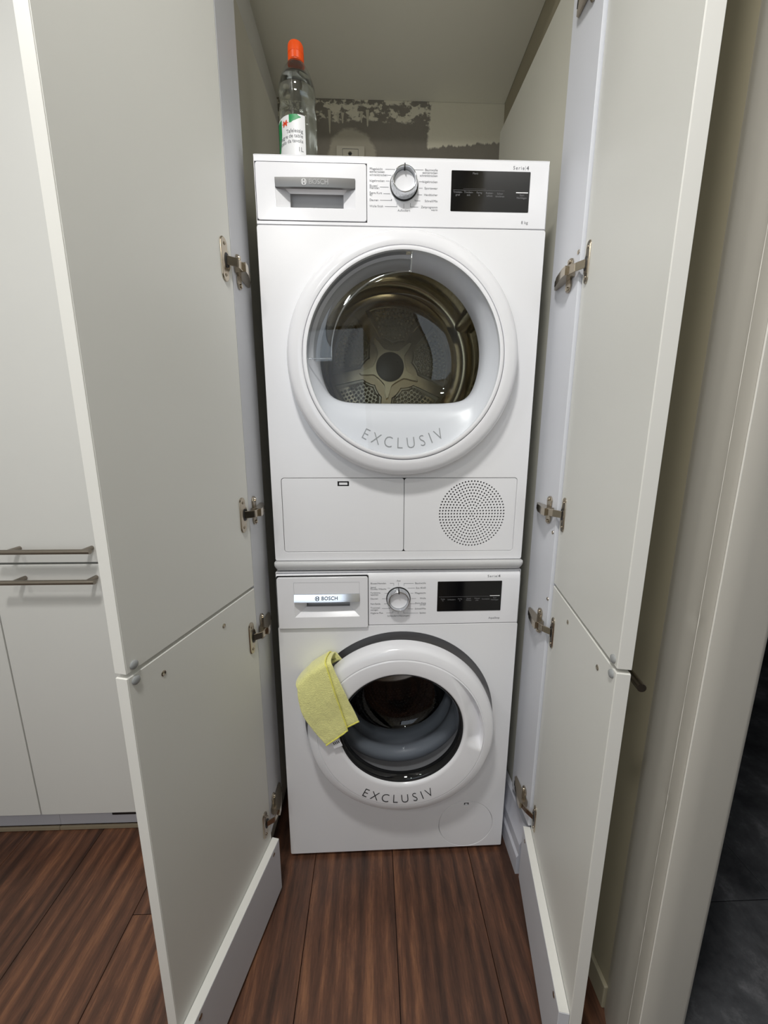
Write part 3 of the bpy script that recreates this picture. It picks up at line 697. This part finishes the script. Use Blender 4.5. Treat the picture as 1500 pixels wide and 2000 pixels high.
# recess behind the door, rubber gasket, drum
MB().lathe([(0.2456, 0.003), (0.2440, 0.012), (0.2300, 0.036), (0.1900, 0.045), (0.150, 0.045)], WDX, WDZ, 96).build('door_recess', M['recess_grey'], wm, 50)
MB().lathe([(0.190, 0.044), (0.175, 0.030), (0.160, 0.034), (0.150, 0.048), (0.150, 0.062), (0.161, 0.070), (0.161, 0.085), (0.150, 0.094), (0.146, 0.115), (0.158, 0.130), (0.170, 0.142)], WDX, WDZ+0.012, 96).build('gasket', M['rubber'], wm, 60)
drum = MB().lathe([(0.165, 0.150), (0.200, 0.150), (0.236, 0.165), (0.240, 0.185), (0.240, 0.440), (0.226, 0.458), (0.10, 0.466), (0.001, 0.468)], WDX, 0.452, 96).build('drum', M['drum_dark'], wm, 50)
b = MB()
for ia in range(-34, 35):
    a = PI + ia*0.052
    for iy in range(16):
        y = 0.20 + iy*0.0145; aa = a + (0.026 if iy % 2 else 0)
        x, z = WDX + 0.2385*math.sin(aa), 0.452 + 0.2385*math.cos(aa)
        t1 = Vector((math.cos(aa), 0, -math.sin(aa))); n_ = Vector((-math.sin(aa), 0, -math.cos(aa)))
        c = Vector((x, y, z)); ring = [c + 0.0022*(math.cos(2*PI*q/6)*t1 + math.sin(2*PI*q/6)*Vector((0, 1, 0))) + n_*0.0003 for q in range(6)]
        b.add([tuple(p) for p in ring], [tuple(range(6))])
tag(b.build('drum_holes', M['black'], drum, 0, fix=False), kind='stuff')
for ang in (0.15, 2.25, 4.35):
    b = MB(); rings = []
    for i in range(9):
        y = 0.19 + 0.24*i/8; h = 0.052*math.sin(PI*min(1, max(0.12, (i+0.6)/9)))**0.5
        ring = []
        for q in range(9):
            u = -1 + 2*q/8; rad = 0.241 - h*(1-u*u)**0.7; aa = ang + u*0.16
            ring.append((WDX + rad*math.sin(aa), y, 0.452 + rad*math.cos(aa)))
        rings.append(ring)
    b.loft(rings, False); b.build('drum_paddle', M['satin_chrome'], drum, 60)
# door: ajar by two degrees, hinged on the left
DA = math.radians(2.0)
HP = Vector((-0.232, -0.012, 0))
TD = Matrix.Translation(HP) @ Matrix.Rotation(-DA, 4, 'Z') @ Matrix.Translation(-HP)
dr = MB(); ring = [(0.225, -0.004), (0.2335, -0.010), (0.2335, -0.030), (0.2322, -0.0395), (0.2290, -0.0455), (0.2240, -0.0490), (0.2090, -0.0520), (0.2068, -0.0524), (0.2062, -0.0512), (0.2052, -0.0512), (0.2046, -0.0526, WDZ-0.001)]
dr.lathe(ring, WDX, WDZ, 120, TD); wd = dr.build('door', M['ring'], wm, 40)
prof = [(0.2046, -0.0526, -0.001), (0.2030, -0.0534, -0.0005), (0.2022, -0.0535, 0)] + [(0.2022 - 0.0440*q/14, -0.0535 - 0.0010*math.sin(PI*q/14), 0.0105*q/14) for q in range(1, 15)] + [(0.1550, -0.0515, 0.0120), (0.1535, -0.0480, 0.0130), (0.1525, -0.030, 0.0130)]
def scoop(a, r):
    """depth of the grip dished into the right of the ring (a: degrees clockwise from the top)"""
    t = (a - 36)/66.0
    if t <= 0 or t >= 1.0: return 0.0
    w = 0.040*min(1, (t*1.9)**0.55)
    u = (0.2027 - r)/w
    if u <= 0 or u >= 1: return 0.0
    d_ = 0.023*(1-u)**0.9*min(1, t*2.2)
    d_ *= min(1.0, u/0.05) * min(1.0, (1-t)/0.10)
    return d_
NA = 288; rings = []
for r, y, dz in prof:
    rings.append([(WDX + r*math.sin(2*PI*i/NA), y + scoop(360*i/NA, r), WDZ + dz + r*math.cos(2*PI*i/NA)) for i in range(NA)])
cv = MB().loft(rings, T=TD)
cv.build('door_cover', M['plastic'], wd, 50)
MB().lathe([(0.1534, -0.0478), (0.1500, -0.0480), (0.1490, -0.040), (0.1485, -0.020)], WDX, WDZ+0.0130, 96, TD).build('glass_rim', M['gap'], wd, 50)
MB().lathe([(0.1500, -0.0455), (0.147, -0.044), (0.143, -0.020), (0.135, 0.030), (0.127, 0.080), (0.117, 0.100), (0.09, 0.108), (0.05, 0.110), (0.001, 0.110)], WDX, WDZ+0.013, 96, TD).build('porthole_glass', M['glass_dark'], wd, 60)
b = MB(); arc_text(b, 'EXCLUSIV', -0.004, 0.4385, 0.1850, -0.0547, 0.0360, 0.0067, -0.0005, 0.0002, 0.86)
for i in range(len(b.v)): b.v[i] = tuple(TD @ Vector(b.v[i]))
b.build('door_lettering', M['ink_dark'], wd, 0)
# round filter cover
fl = plate('filter_cover', circ(0.1928, 0.0905, 0.0757, 64), [rrect(0.1855, 0.1990, 0.1520, 0.1610, 0.0006, 2)], 0.0002, 0.004, M['enamel'], wm, 0.0006)
MB().box(0.1850, 0.1995, 0.0042, 0.0046, 0.1515, 0.1615).build('filter_latch_well', M['black'], fl, 0)
MB().box(0.1890, 0.1960, 0.0010, 0.0035, 0.1535, 0.1565).build('filter_latch', M['plastic'], fl, 0, 0.0005)
MB().lathe([(0.0775, 0.0045), (0.060, 0.0048), (0.001, 0.0048)], 0.1928, 0.0905, 48).build('filter_backing', M['groove'], wm, 0)

# ------------------------------------------------------------------ stacking kit
sk = thing('stacking_kit', 'light grey glossy trim strip between washing machine and dryer', 'trim strip', (0, 0.0, WH))
b = MB(); prof = [(0.0, 0.8668), (-0.0105, 0.8668), (-0.0125, 0.8645), (-0.0130, 0.8590), (-0.0110, 0.8515), (-0.0060, 0.8455), (0.002, 0.8432), (0.020, 0.8432), (0.020, 0.8668)]
rings = []
for x, k in ((-0.2990, 0), (-0.2970, 0.4), (-0.2915, 1), (0.2915, 1), (0.2970, 0.4), (0.2990, 0)):
    rings.append([(x, y + (1-k)*0.003, z + (1-k)*(0.8668-z)*0.35) for y, z in prof])
b.loft(rings, True, True, True); b.build('front_trim', M['trim'], sk, 40)
MB().box(-0.295, 0.295, 0.021, 0.56, 0.8432, 0.8672).build('frame', M['trim'], sk, 0)

# ------------------------------------------------------------------ tumble dryer
DZ0, DZ1 = 0.868, 1.7100
td = thing('tumble_dryer', 'white tumble dryer stacked on top of the washing machine', 'tumble dryer', (0, 0, DZ0))
shell(0.2985, 0.600, DZ0, DZ1).build('cabinet', M['enamel'], td, 0, 0.002)
ZD = 1.5843
TX, TZ = 0.0020, 1.3220
plate('front_panel', rrect(-0.2985, 0.2985, DZ0, ZD-0.0012, 0.005), [circ(TX, TZ, 0.215, 96), rrect(-0.2758, 0.2758, 0.8890, 1.0670, 0.007)], 0.0, 0.004, M['enamel'], td, 0.0008)
prof = [(0.005, ZD), (0.0, ZD+0.001), (0.0, 1.700), (0.0015, 1.7055), (0.005, 1.7092), (0.012, 1.7105), (0.020, 1.7105), (0.020, ZD)]
control_panel(td, prof, ZD, -0.2962, -0.0732, 1.5905, 1.6950, 1.69)
plate('drawer_gap', rrect(-0.2962, -0.0732, 1.5905, 1.6950, 0.006), [rrect(-0.270, -0.088, 1.606, 1.690, 0.003)], -0.0003, 0.0016, M['groove'], td)
d, lt = drawer(td, -0.2950, -0.0744, 1.5917, 1.6938, -0.0008, -0.2568, -0.0972, 1.6145, 1.6865, 1.6500, 1.6655, 1.6235, 1.6490, -0.2312, -0.1221, -0.003, True)
lt.build('wordmark', M['ink_white'], d, 0)
knob(td, 0.0015, 1.6588, 0.0272, 0.021, -0.010)
dp = plate('display', rrect(0.0972, 0.2585, 1.6145, 1.6868, 0.0015), [], -0.0010, 0.0020, M['display'], td, 0.0004)
b = MB(); lines_into(b, (((0.1017, 1.6520), (0.2071, 1.6520)),), -0.0011, 0.0002); lines_into(b, (((0.122, 1.6545), (0.168, 1.6545)),), -0.0011, 0.00012)
for s, x, z in (('Menü', 0.1455, 1.6817), ('Trocken-', 0.1112, 1.6484), ('grad', 0.1112, 1.6436), ('Trocken-', 0.1333, 1.6484), ('zeit', 0.1333, 1.6436), ('Fertig', 0.1552, 1.6480), ('in', 0.1550, 1.6436), ('Knitter-', 0.1766, 1.6476), ('schutz', 0.1766, 1.6428), ('Schon', 0.1980, 1.6470), ('trocknen', 0.1980, 1.6422), ('Start', 0.2431, 1.6450), ('Nachlegen', 0.2430, 1.6403)):
    text_into(b, s, x, z, -0.0011, 0.0050, 'CENTER')
b.build('display_lettering', M['ink_disp'], dp, 0)
MB().box(0.2307, 0.2555, -0.0014, -0.0008, 1.6485, 1.6504).build('start_button', M['ink_white'], dp, 0)
b = MB()
for s, x, z in (('Pflegeleicht', -0.0682, 1.6860), ('extratrocken', -0.0682, 1.6812), ('schranktrocken', -0.0682, 1.6757), ('bügeltrocken', -0.0683, 1.6655), ('Blusen/', -0.0684, 1.6566), ('Hemden', -0.0684, 1.6528), ('Extra Kurz', -0.0684, 1.6441), ("40'", -0.0685, 1.6403), ('Daunen', -0.0685, 1.6314), ('Wolle finish', -0.0686, 1.6204)):
    text_into(b, s, x, z, YT, TS*0.85)
for s, x, z in (('Baumwolle', 0.069, 1.6862), ('extratrocken', 0.0691, 1.6814), ('schranktrocken', 0.0693, 1.6764), ('bügeltrocken', 0.0696, 1.6656), ('Sportswear', 0.0699, 1.6542), ('Handtücher', 0.0702, 1.6425), ('Schnell/Mix', 0.0706, 1.6315), ('Zeitprogramm', 0.0709, 1.6205), ('warm', 0.071, 1.6157)):
    text_into(b, s, x, z, YT, TS*0.85, 'RIGHT')
text_into(b, 'Aus', 0.0013, 1.6917, YT, TS*0.85, 'CENTER'); text_into(b, 'Auflockern', 0.0019, 1.6137, YT, TS*0.85, 'CENTER')
text_into(b, 'Serie', 0.2455, 1.6935, YT, 0.0088, 'RIGHT', 0, 0.00012, 1, 0, None, 1.3); text_into(b, '4', 0.2545, 1.6935, YT, 0.0092, 'RIGHT', 0, 0.00012, 1, 0.0003); lines_into(b, (((0.2475, 1.6897), (0.2475, 1.6972)),), -0.0001, 0.0002)
text_into(b, '8 kg', 0.2596, 1.5961, YT, 0.0078, 'RIGHT', 0, 0.00012, 1, 0, None, 1.1)
lines_into(b, (((-0.036, 1.6860), (-0.0140, 1.6860)), ((-0.031, 1.6757), (-0.0250, 1.6757)), ((-0.035, 1.6655), (-0.0280, 1.6655)), ((-0.047, 1.6547), (-0.0300, 1.6547)), ((-0.040, 1.6430), (-0.0270, 1.6430)), ((-0.047, 1.6314), (-0.0240, 1.6314)), ((-0.0240, 1.6314), (-0.0232, 1.6335)),
    ((-0.037, 1.6204), (-0.0125, 1.6204)), ((-0.0125, 1.6204), (-0.0125, 1.6270)), ((0.0016, 1.6255), (0.0016, 1.6180)), ((0.0150, 1.6205), (0.0310, 1.6205)), ((0.0150, 1.6205), (0.0150, 1.6270)), ((0.0240, 1.6315), (0.0350, 1.6315)), ((0.0240, 1.6315), (0.0240, 1.6340)),
    ((0.0290, 1.6425), (0.0380, 1.6425)), ((0.0320, 1.6542), (0.0390, 1.6542)), ((0.0320, 1.6656), (0.0395, 1.6656)), ((0.0190, 1.6862), (0.0400, 1.6862))), -0.0001, 0.0003)
tag(b.build('programme_lettering', M['ink'], td, 0), kind='stuff')
# flap on the left, vent panel on the right
MB().box(-0.2800, 0.2800, 0.0055, 0.0075, 0.8850, 1.0710).build('lower_backing', M['gap'], td, 0)
fp = plate('filter_flap', rrect(-0.2748, 0.0087, 0.8900, 1.0660, 0.006), [rrect(-0.1460, -0.1195, 1.0475, 1.0590, 0.0008, 2)], 0.0003, 0.004, M['enamel'], td, 0.0006)
MB().box(-0.1425, -0.1230, 0.0012, 0.0035, 1.0505, 1.0560).build('flap_latch', M['plastic'], fp, 0, 0.0006)
holes = [circ(0.1714, 0.9810, 0.0020, 10)]
for k_ in range(1, 12):
    for i in range(6*k_):
        a = 2*PI*i/(6*k_); holes.append(circ(0.1714 + 0.00700*k_*math.cos(a), 0.9810 + 0.00708*k_*math.sin(a), 0.0020, 10))
plate('vent_panel', rrect(0.0099, 0.2748, 0.8900, 1.0660, 0.006), holes, 0.0003, 0.003, M['enamel'], td)
# door
od = MB().lathe([(0.2455, -0.0008), (0.2470, -0.010), (0.2466, -0.022), (0.2440, -0.0300), (0.2390, -0.0355), (0.2320, -0.0385), (0.2220, -0.0405), (0.2130, -0.0418), (0.2118, -0.0412), (0.2116, -0.0360), (0.2100, -0.0350)], TX, TZ, 128).build('door', M['ring'], td, 45)
MB().lathe([(0.2120, -0.0345), (0.2040, -0.0345)], TX, TZ, 128).build('cover_gap', M['groove'], od, 0)
MB().lathe([(0.2102, -0.0350), (0.2102, -0.0415), (0.2090, -0.0428), (0.2040, -0.0432), (0.2020, -0.0425), (0.2010, -0.0350)], TX, TZ, 128).build('cover_rim', M['plastic'], od, 50)
MB().lathe([(0.2022, -0.0428), (0.18, -0.0436), (0.10, -0.0444), (0.001, -0.0446)], TX, TZ, 128).build('clear_cover', M['glass'], od, 60)
# white bowl from the cover rim to the D-shaped window
N = 144
def dshape(a, R=0.1800, cz=1.3330, flat=1.2340, rc=0.045):
    """radius-limited point on the D outline at angle a (clockwise from the top) around (TX, cz)"""
    dx, dz = math.sin(a), math.cos(a)
    r = R
    # rounded flat via superellipse-like soft minimum
    if dz < -1e-4:
        rf = (cz - flat)/(-dz)
        p = 9.0
        r = (R**-p + rf**-p)**(-1/p)
    return (TX - 0.003 + r*dx, cz + r*dz)
def bowl_ring(t, y):
    out = []
    for i in range(N):
        a = 2*PI*i/N
        ox, oz = TX + 0.2010*math.sin(a), TZ + 0.2010*math.cos(a)
        ix, iz = dshape(a)
        out.append((ox + (ix-ox)*t, y, oz + (iz-oz)*t))
    return out
b = MB(); b.loft([bowl_ring(0, -0.0352), bowl_ring(0.12, -0.0300), bowl_ring(0.45, -0.0200), bowl_ring(0.80, -0.0080), bowl_ring(0.94, 0.0010), bowl_ring(1.0, 0.0120), bowl_ring(1.0, 0.0300)])
b.build('door_bowl', M['bowl'], od, 60)
b = MB(); rings = []
for k_, y in ((1.0, 0.028), (0.985, 0.050), (0.95, 0.085), (0.88, 0.105), (0.7, 0.118), (0.4, 0.124), (0.01, 0.126)):
    rings.append([(TX-0.003 + (dshape(2*PI*i/N)[0]-TX+0.003)*k_, y, 1.345 + (dshape(2*PI*i/N)[1]-1.345)*k_) for i in range(N)])
b.loft(rings); b.build('porthole_glass', M['glass_bowl'], od, 60)
# clear quarter-round grip, from nine to twelve o'clock
def arcp(r, a, y): return (TX + r*math.sin(math.radians(a)), y, TZ + r*math.cos(math.radians(a)))
b = MB(); rows = []
A0, A1 = -91, 4
for i in range(41):
    a = A0 + (A1-A0)*i/40
    ri = 0.150 + 0.014*(i/40)
    rows.append([arcp(0.1995, a, -0.0405), arcp(0.1985, a, -0.018), arcp((0.1985+ri)/2, a, -0.014), arcp(ri+0.002, a, -0.018), arcp(ri, a, -0.040)])
b.loft(rows, False); b.build('grip', M['clear_plastic'], od, 60)
b = MB()
inner = [arcp(0.150 + 0.014*(i/40), A0 + (A1-A0)*i/40, -0.0400) for i in range(41)]
b.tube([arcp(0.1995, A0, -0.0400), arcp(0.17, A0, -0.0405)] + inner + [arcp(0.180, A1, -0.0405), arcp(0.1995, A1, -0.0400)], 0.0016, 10)
b.build('grip_edge', M['clear_edge'], od, 60)
b = MB(); arc_text(b, 'EXCLUSIV', 0.002, TZ+0.002, 0.1785, -0.0300, 0.0350, 0.0072, -0.0005, 0.0001, 0.86)
def bowl_y(x, z):
    a = math.atan2(x-TX, z-TZ); r = math.hypot(x-TX, z-TZ)
    ix, iz = dshape(a); ri = math.hypot(ix-TX, iz-TZ); t = (0.2010-r)/max(0.01, 0.2010-ri)
    ks = ((0, -0.0352), (0.12, -0.0300), (0.45, -0.0200), (0.80, -0.0080), (1.0, 0.0))
    for (t0, y0), (t1, y1) in zip(ks, ks[1:]):
        if t <= t1: return y0 + (y1-y0)*(t-t0)/(t1-t0)
    return 0
b.v = [(x, bowl_y(x, z) - 0.0006 + (y+0.03)*0.5, z) for x, y, z in b.v]
b.build('door_lettering', M['ink_grey'], od, 0)
# drum
DRX, DRZ = -0.004, 1.393
dm = MB().lathe([(0.200, 0.034, 1.345), (0.215, 0.050, 1.350), (0.232, 0.072, 1.36), (0.262, 0.085), (0.280, 0.100), (0.280, 0.170), (0.274, 0.178), (0.274, 0.190), (0.280, 0.198), (0.280, 0.300), (0.275, 0.308), (0.275, 0.318), (0.280, 0.326), (0.280, 0.420), (0.262, 0.452), (0.235, 0.460), (0.222, 0.452), (0.212, 0.462), (0.206, 0.470), (0.10, 0.474), (0.001, 0.474)], DRX, DRZ, 128).build('drum', M['drum'], td, 50)
MB().lathe([(0.2135, 0.004), (0.206, 0.036)], TX, TZ, 96).build('door_opening', M['ring'], td, 0)
# embossed wedges between the arms of the star, with raised studs
angs = [120, 48, -24, -96, -168]
bumps = MB()
for q, a0 in enumerate(angs):
    amid = a0 - 36
    b = MB(); outl = []
    for i in range(17):
        a = math.radians(amid - 32 + 64*i/16); outl.append((0.198, a))
    for i in range(17):
        a = math.radians(amid + 26 - 52*i/16); outl.append((0.074 + 0.024*abs(i-8)/8, a))
    def P(r, a, y): return (DRX + r*math.cos(a), y, DRZ + r*math.sin(a))
    cm = (0.14, math.radians(amid))
    b.loft([[P(r, a, 0.4735) for r, a in outl], [P(r + (0.14-r)*0.06, a + (cm[1]-a)*0.06, 0.4690) for r, a in outl], [P(r + (0.14-r)*0.14, a + (cm[1]-a)*0.14, 0.4690) for r, a in outl], [P(r + (0.14-r)*0.20, a + (cm[1]-a)*0.20, 0.4720) for r, a in outl]], True, False, True)
    b.build('embossed_wedge', M['drum_back'], dm, 40)
    for k_ in range(8):
        r = 0.098 + 0.0120*k_
        nn = int(r*math.radians(44)/0.0126)
        for i in range(nn+1):
            a = math.radians(amid) + ((i - nn/2)*0.0126)/r
            cx, cz = DRX + r*math.cos(a), DRZ + r*math.sin(a)
            bumps.loft([[(cx + rr*math.cos(2*PI*s/7), y, cz + rr*math.sin(2*PI*s/7)) for s in range(7)] for rr, y in ((0.0052, 0.4722), (0.0044, 0.4675), (0.0024, 0.4658))], True, False, True)
tag(bumps.build('drum_studs', M['drum_back'], dm, 50), kind='stuff')
b = MB(); star = []
for i in range(100):
    a = 2*PI*i/100
    d_ = min(abs((math.degrees(a) - x + 180) % 360 - 180) for x in angs)
    r = 0.053 + 0.045*math.exp(-(d_/6.5)**2) + 0.010*math.exp(-(d_/20.0)**2)
    star.append((r, a))
b.loft([[(DRX + r*k_*math.cos(a), y, DRZ + r*k_*math.sin(a)) for r, a in star] for k_, y in ((1.0, 0.4735), (0.985, 0.4600), (0.96, 0.4575), (0.5, 0.4575))], True, False, True)
b.build('hub_star', M['hub'], dm, 40)
MB().lathe([(0.047, 0.4565), (0.0465, 0.4520), (0.040, 0.4505), (0.001, 0.4500)], DRX, DRZ, 48, None, False, True).build('hub_cap', M['hubcap'], dm, 40)
for ang in (62, 182, 302):
    b = MB(); rings = []; a0 = math.radians(ang)
    for i in range(9):
        y = 0.12 + 0.30*i/8; ring = []
        for q in range(9):
            u = -1 + 2*q/8; rad = 0.281 - 0.045*(1-u*u)**0.8; aa = a0 + u*0.13
            ring.append((DRX + rad*math.sin(aa), y, DRZ + rad*math.cos(aa)))
        rings.append(ring)
    b.loft(rings, False); b.build('drum_paddle', M['drum'], dm, 60)

# ------------------------------------------------------------------ vinegar bottle on the dryer
BX, BY, BZ = -0.2310, 0.150, 1.7108
bt = thing('vinegar_bottle', 'clear plastic vinegar bottle with orange cap standing on the dryer', 'bottle', (BX, BY, BZ))
pr = [(0.034, 0.0), (0.040, 0.004), (0.0425, 0.014), (0.0428, 0.150), (0.0422, 0.165), (0.0400, 0.178), (0.0386, 0.184), (0.0392, 0.192), (0.0408, 0.200), (0.0410, 0.208), (0.0395, 0.219), (0.0365, 0.229), (0.0315, 0.241), (0.0255, 0.252), (0.0200, 0.261), (0.0165, 0.266), (0.0150, 0.270), (0.0150, 0.290)]
MB().lathez([(r, BZ+z) for r, z in pr], BX, BY, 64, True, False).build('bottle_body', M['pet'], bt, 60)
b = MB()
for z0 in (0.270,):
    b.lathez([(0.0150, BZ+0.2625), (0.0185, BZ+0.2630), (0.0185, BZ+0.2645), (0.0150, BZ+0.2650)], BX, BY, 40)
b.build('neck_ring', M['cap_orange'], bt, 40)
b = MB(); rings = []
for z, r in ((0.2665, 0.0168), (0.2790, 0.0172), (0.2795, 0.0166), (0.2805, 0.0172), (0.2955, 0.0168), (0.2985, 0.0155), (0.2993, 0.0120)):
    rings.append([(BX + (r + (0.00035 if i % 2 else 0))*math.cos(2*PI*i/96), BY + (r + (0.00035 if i % 2 else 0))*math.sin(2*PI*i/96), BZ+z) for i in range(96)])
b.loft(rings, True, False, True); b.build('cap', M['cap_orange'], bt, 30)
lv = 0.236
MB().lathez([(r*0.975, BZ+z) for r, z in [p for p in pr if p[1] < lv] + [(0.0322, lv), (0.0001, lv)]], BX, BY, 64, True, False).build('vinegar', M['vinegar'], bt, 60)
# label wrapped round the front: angle from the camera-facing side
LC = math.radians(-92)
def lab(u, z, lift=0.0):          # u in metres along the label, to the right
    a = LC + u/0.0432
    return (BX + (0.0432+lift)*math.cos(a), BY + (0.0432+lift)*math.sin(a), BZ+z)
def lab_poly(b, poly, lift, n=10):
    """a polygon given as left/right edges per height: list of (z, u0, u1)"""
    rows = [[lab(u0 + (u1-u0)*i/n, z, lift) for i in range(n+1)] for z, u0, u1 in poly]
    b.loft(rows, False)
b = MB(); lab_poly(b, [(0.006 + 0.0135*i, -0.062, 0.0235) for i in range(11)], 0.0002, 40); lb = b.build('label', M['paper'], bt, 60)
for poly in ([(0.141, -0.012, 0.006), (0.136, -0.012, 0.015), (0.131, -0.012, 0.004), (0.126, -0.012, -0.008)],
             [(0.138, -0.060, -0.0335), (0.110, -0.060, -0.0335), (0.098, -0.060, -0.036), (0.080, -0.060, -0.042)],
             [(0.0245, 0.004, 0.0232), (0.018, -0.004, 0.0232), (0.012, -0.004, 0.010)]):
    b = MB(); lab_poly(b, poly, 0.0005); b.build('label_green_print', M['green'], lb, 60)
def lab_text(b, s, u, z, size, align='RIGHT', bold=0.0):
    t = MB(); text_into(t, s, 0, 0, 0, size, align, 0, 0.00003, 1, bold)
    b.add([lab(u + v[0], z + v[2], 0.0006 - v[1]) for v in t.v], t.f)
b = MB()
for s, z in (('Tafelessig', 0.110), ('Vinaigre de table', 0.1005), ('Aceto da tavola', 0.091)): lab_text(b, s, 0.0180, z, 0.0098)
lab_text(b, '1L', 0.0180, 0.075, 0.0120)
b.build('label_lettering', M['ink'], lb, 0)
b = MB(); lab_text(b, 'M', -0.0225, 0.126, 0.0150, 'CENTER', 0.0005); lab_poly(b, [(0.1275, -0.031, -0.014), (0.1262, -0.031, -0.014)], 0.0006)
b.build('label_red_mark', M['red'], lb, 0)
b = MB(); lab_poly(b, [(0.058, -0.026, -0.022), (0.050, -0.034, -0.014), (0.040, -0.038, -0.010), (0.030, -0.034, -0.014), (0.024, -0.028, -0.020)], 0.0005); b.build('label_cream_print', M['garlic'], lb, 60)
b = MB(); lab_poly(b, [(0.075, -0.044, -0.040), (0.066, -0.048, -0.0375), (0.057, -0.046, -0.040)], 0.0005); b.build('label_purple_print', M['purple'], lb, 60)

# ------------------------------------------------------------------ socket on the rear wall
so = thing('wall_socket', 'cream wall socket on the bare plaster above the dryer', 'socket', (-0.136, 0.699, 2.10))
plate('cover_plate', rrect(-0.188, -0.0860, 2.075, 2.179, 0.004), [circ(-0.139, 2.1555, 0.0062, 20), circ(-0.155, 2.118, 0.0055, 20), circ(-0.119, 2.118, 0.0055, 20)], 0.688, 0.011, M['socket'], so, 0.002)
plate('insert_line', rrect(-0.166, -0.109, 2.085, 2.169, 0.002), [rrect(-0.165, -0.110, 2.086, 2.168, 0.002)], 0.6875, 0.001, M['groove'], so)
MB().box(-0.18, -0.09, 0.6970, 0.6988, 2.08, 2.17).build('socket_well', M['black'], so, 0)

# ------------------------------------------------------------------ yellow cloth over the washer door
RW = Matrix.Translation((0.0006, -0.0096, 0)) @ Matrix.Rotation(0.0105, 4, 'Z') @ TD
cl = thing('microfibre_cloth', 'yellow microfibre cloth hanging over the washing machine door', 'cloth', tuple(RW @ Vector((-0.19, -0.06, 0.44))))
def sheet(name, TL, TR, BR, BL, yoff, back, m, seed, nu=26, nv=34, mid=None):
    """sheet hanging over the rim: corners in (x, z) on the door front; 'back' metres fold over behind the rim"""
    b = MB(); rows = []
    for j in range(nv+1):
        v = j/nv; row = []
        for i in range(nu+1):
            u = i/nu
            if v < 0.34:               # over the rim, from behind
                t = v/0.34
                px = TL[0] + (TR[0]-TL[0])*u; pz = TL[1] + (TR[1]-TL[1])*u
                # outward from the door centre
                d = Vector((px-WDX, pz-WDZ)).normalized()
                bow = 0.004*math.sin(PI*u)
                if t < 0.4: q = t/0.4; y = -0.004; out = -back*(1-q)
                else:
                    q = (t-0.4)/0.6; a = q*PI/2
                    y = -0.004 - (abs(yoff)-0.004)*math.sin(a) ; out = 0.0075*math.sin(PI*q) 
                x = px + d.x*(out + bow); z = pz + d.y*(out + bow)
            else:
                t = (v-0.34)/0.66
                lx = TL[0] + (BL[0]-TL[0])*t; lz = TL[1] + (BL[1]-TL[1])*t
                rx = TR[0] + (BR[0]-TR[0])*t; rz_ = TR[1] + (BR[1]-TR[1])*t
                if mid: lx += mid*math.sin(PI*t)
                x = lx + (rx-lx)*u; z = lz + (rz_-lz)*u
                y = yoff - 0.0035*math.sin(PI*min(1, t*1.4))
            w = 0.0030*noise.noise(Vector((x*22, z*22, seed))) + 0.0012*noise.noise(Vector((x*90, z*90, seed+3)))
            row.append(tuple(RW @ Vector((x + 0.5*w, y - abs(w) if v > 0.2 else y, z + 0.4*w))))
        rows.append(row)
    b.loft(rows, False)
    o = b.build(name, m, cl, 60)
    so_ = o.modifiers.new('solid', 'SOLIDIFY'); so_.thickness = 0.0042; so_.offset = 0
    ss = o.modifiers.new('sub', 'SUBSURF'); ss.levels = 1; ss.render_levels = 1
    return rows
r2 = sheet('under_fold', (-0.215, 0.612), (-0.1600, 0.6380), (-0.1000, 0.4890), (-0.1480, 0.4620), -0.0620, 0.03, M['cloth'], 4.2)
r1 = sheet('upper_fold', (-0.2420, 0.5830), (-0.1730, 0.6400), (-0.1270, 0.4700), (-0.1790, 0.4290), -0.0690, 0.035, M['cloth'], 9.1, mid=-0.018)
b = MB()
b.tube([tuple(Vector(p) + Vector((0.0005, -0.0018, 0))) for p in [row[-1] for row in r1[4:]]], 0.0016, 6)
b.tube([tuple(Vector(p) + Vector((0, -0.001, 0))) for p in r1[-1]], 0.0022, 6)
b.tube([tuple(Vector(p) + Vector((0, -0.001, 0))) for p in r2[-1]], 0.0022, 6)
b.build('hem', M['hem'], cl, 60)
tx = [RW @ Vector(p) for p in ((-0.168, -0.0640, 0.432), (-0.148, -0.0640, 0.441), (-0.140, -0.0650, 0.423), (-0.160, -0.0650, 0.414))]
off = RW.to_3x3() @ Vector((0, 0.0006, 0))
b = MB().add([tuple(p) for p in tx] + [tuple(p+off) for p in tx], [(0,1,2,3),(4,7,6,5),(0,1,5,4),(1,2,6,5),(2,3,7,6),(3,0,4,7)])
tg = b.build('care_tag', M['tagm'], cl, 0)
b = MB()
for i in range(4):
    c = tx[0].lerp(tx[1], 0.2+0.2*i); d_ = (tx[3]-tx[0]); e_ = (tx[1]-tx[0])*0.05; p0 = c + d_*0.15; p1 = c + d_*0.5
    b.add([tuple(q - off*0.3) for q in (p0-e_, p0+e_, p1+e_, p1-e_)], [(0,1,2,3)])
b.build('tag_print', M['ink_dark'], tg, 0, fix=False)
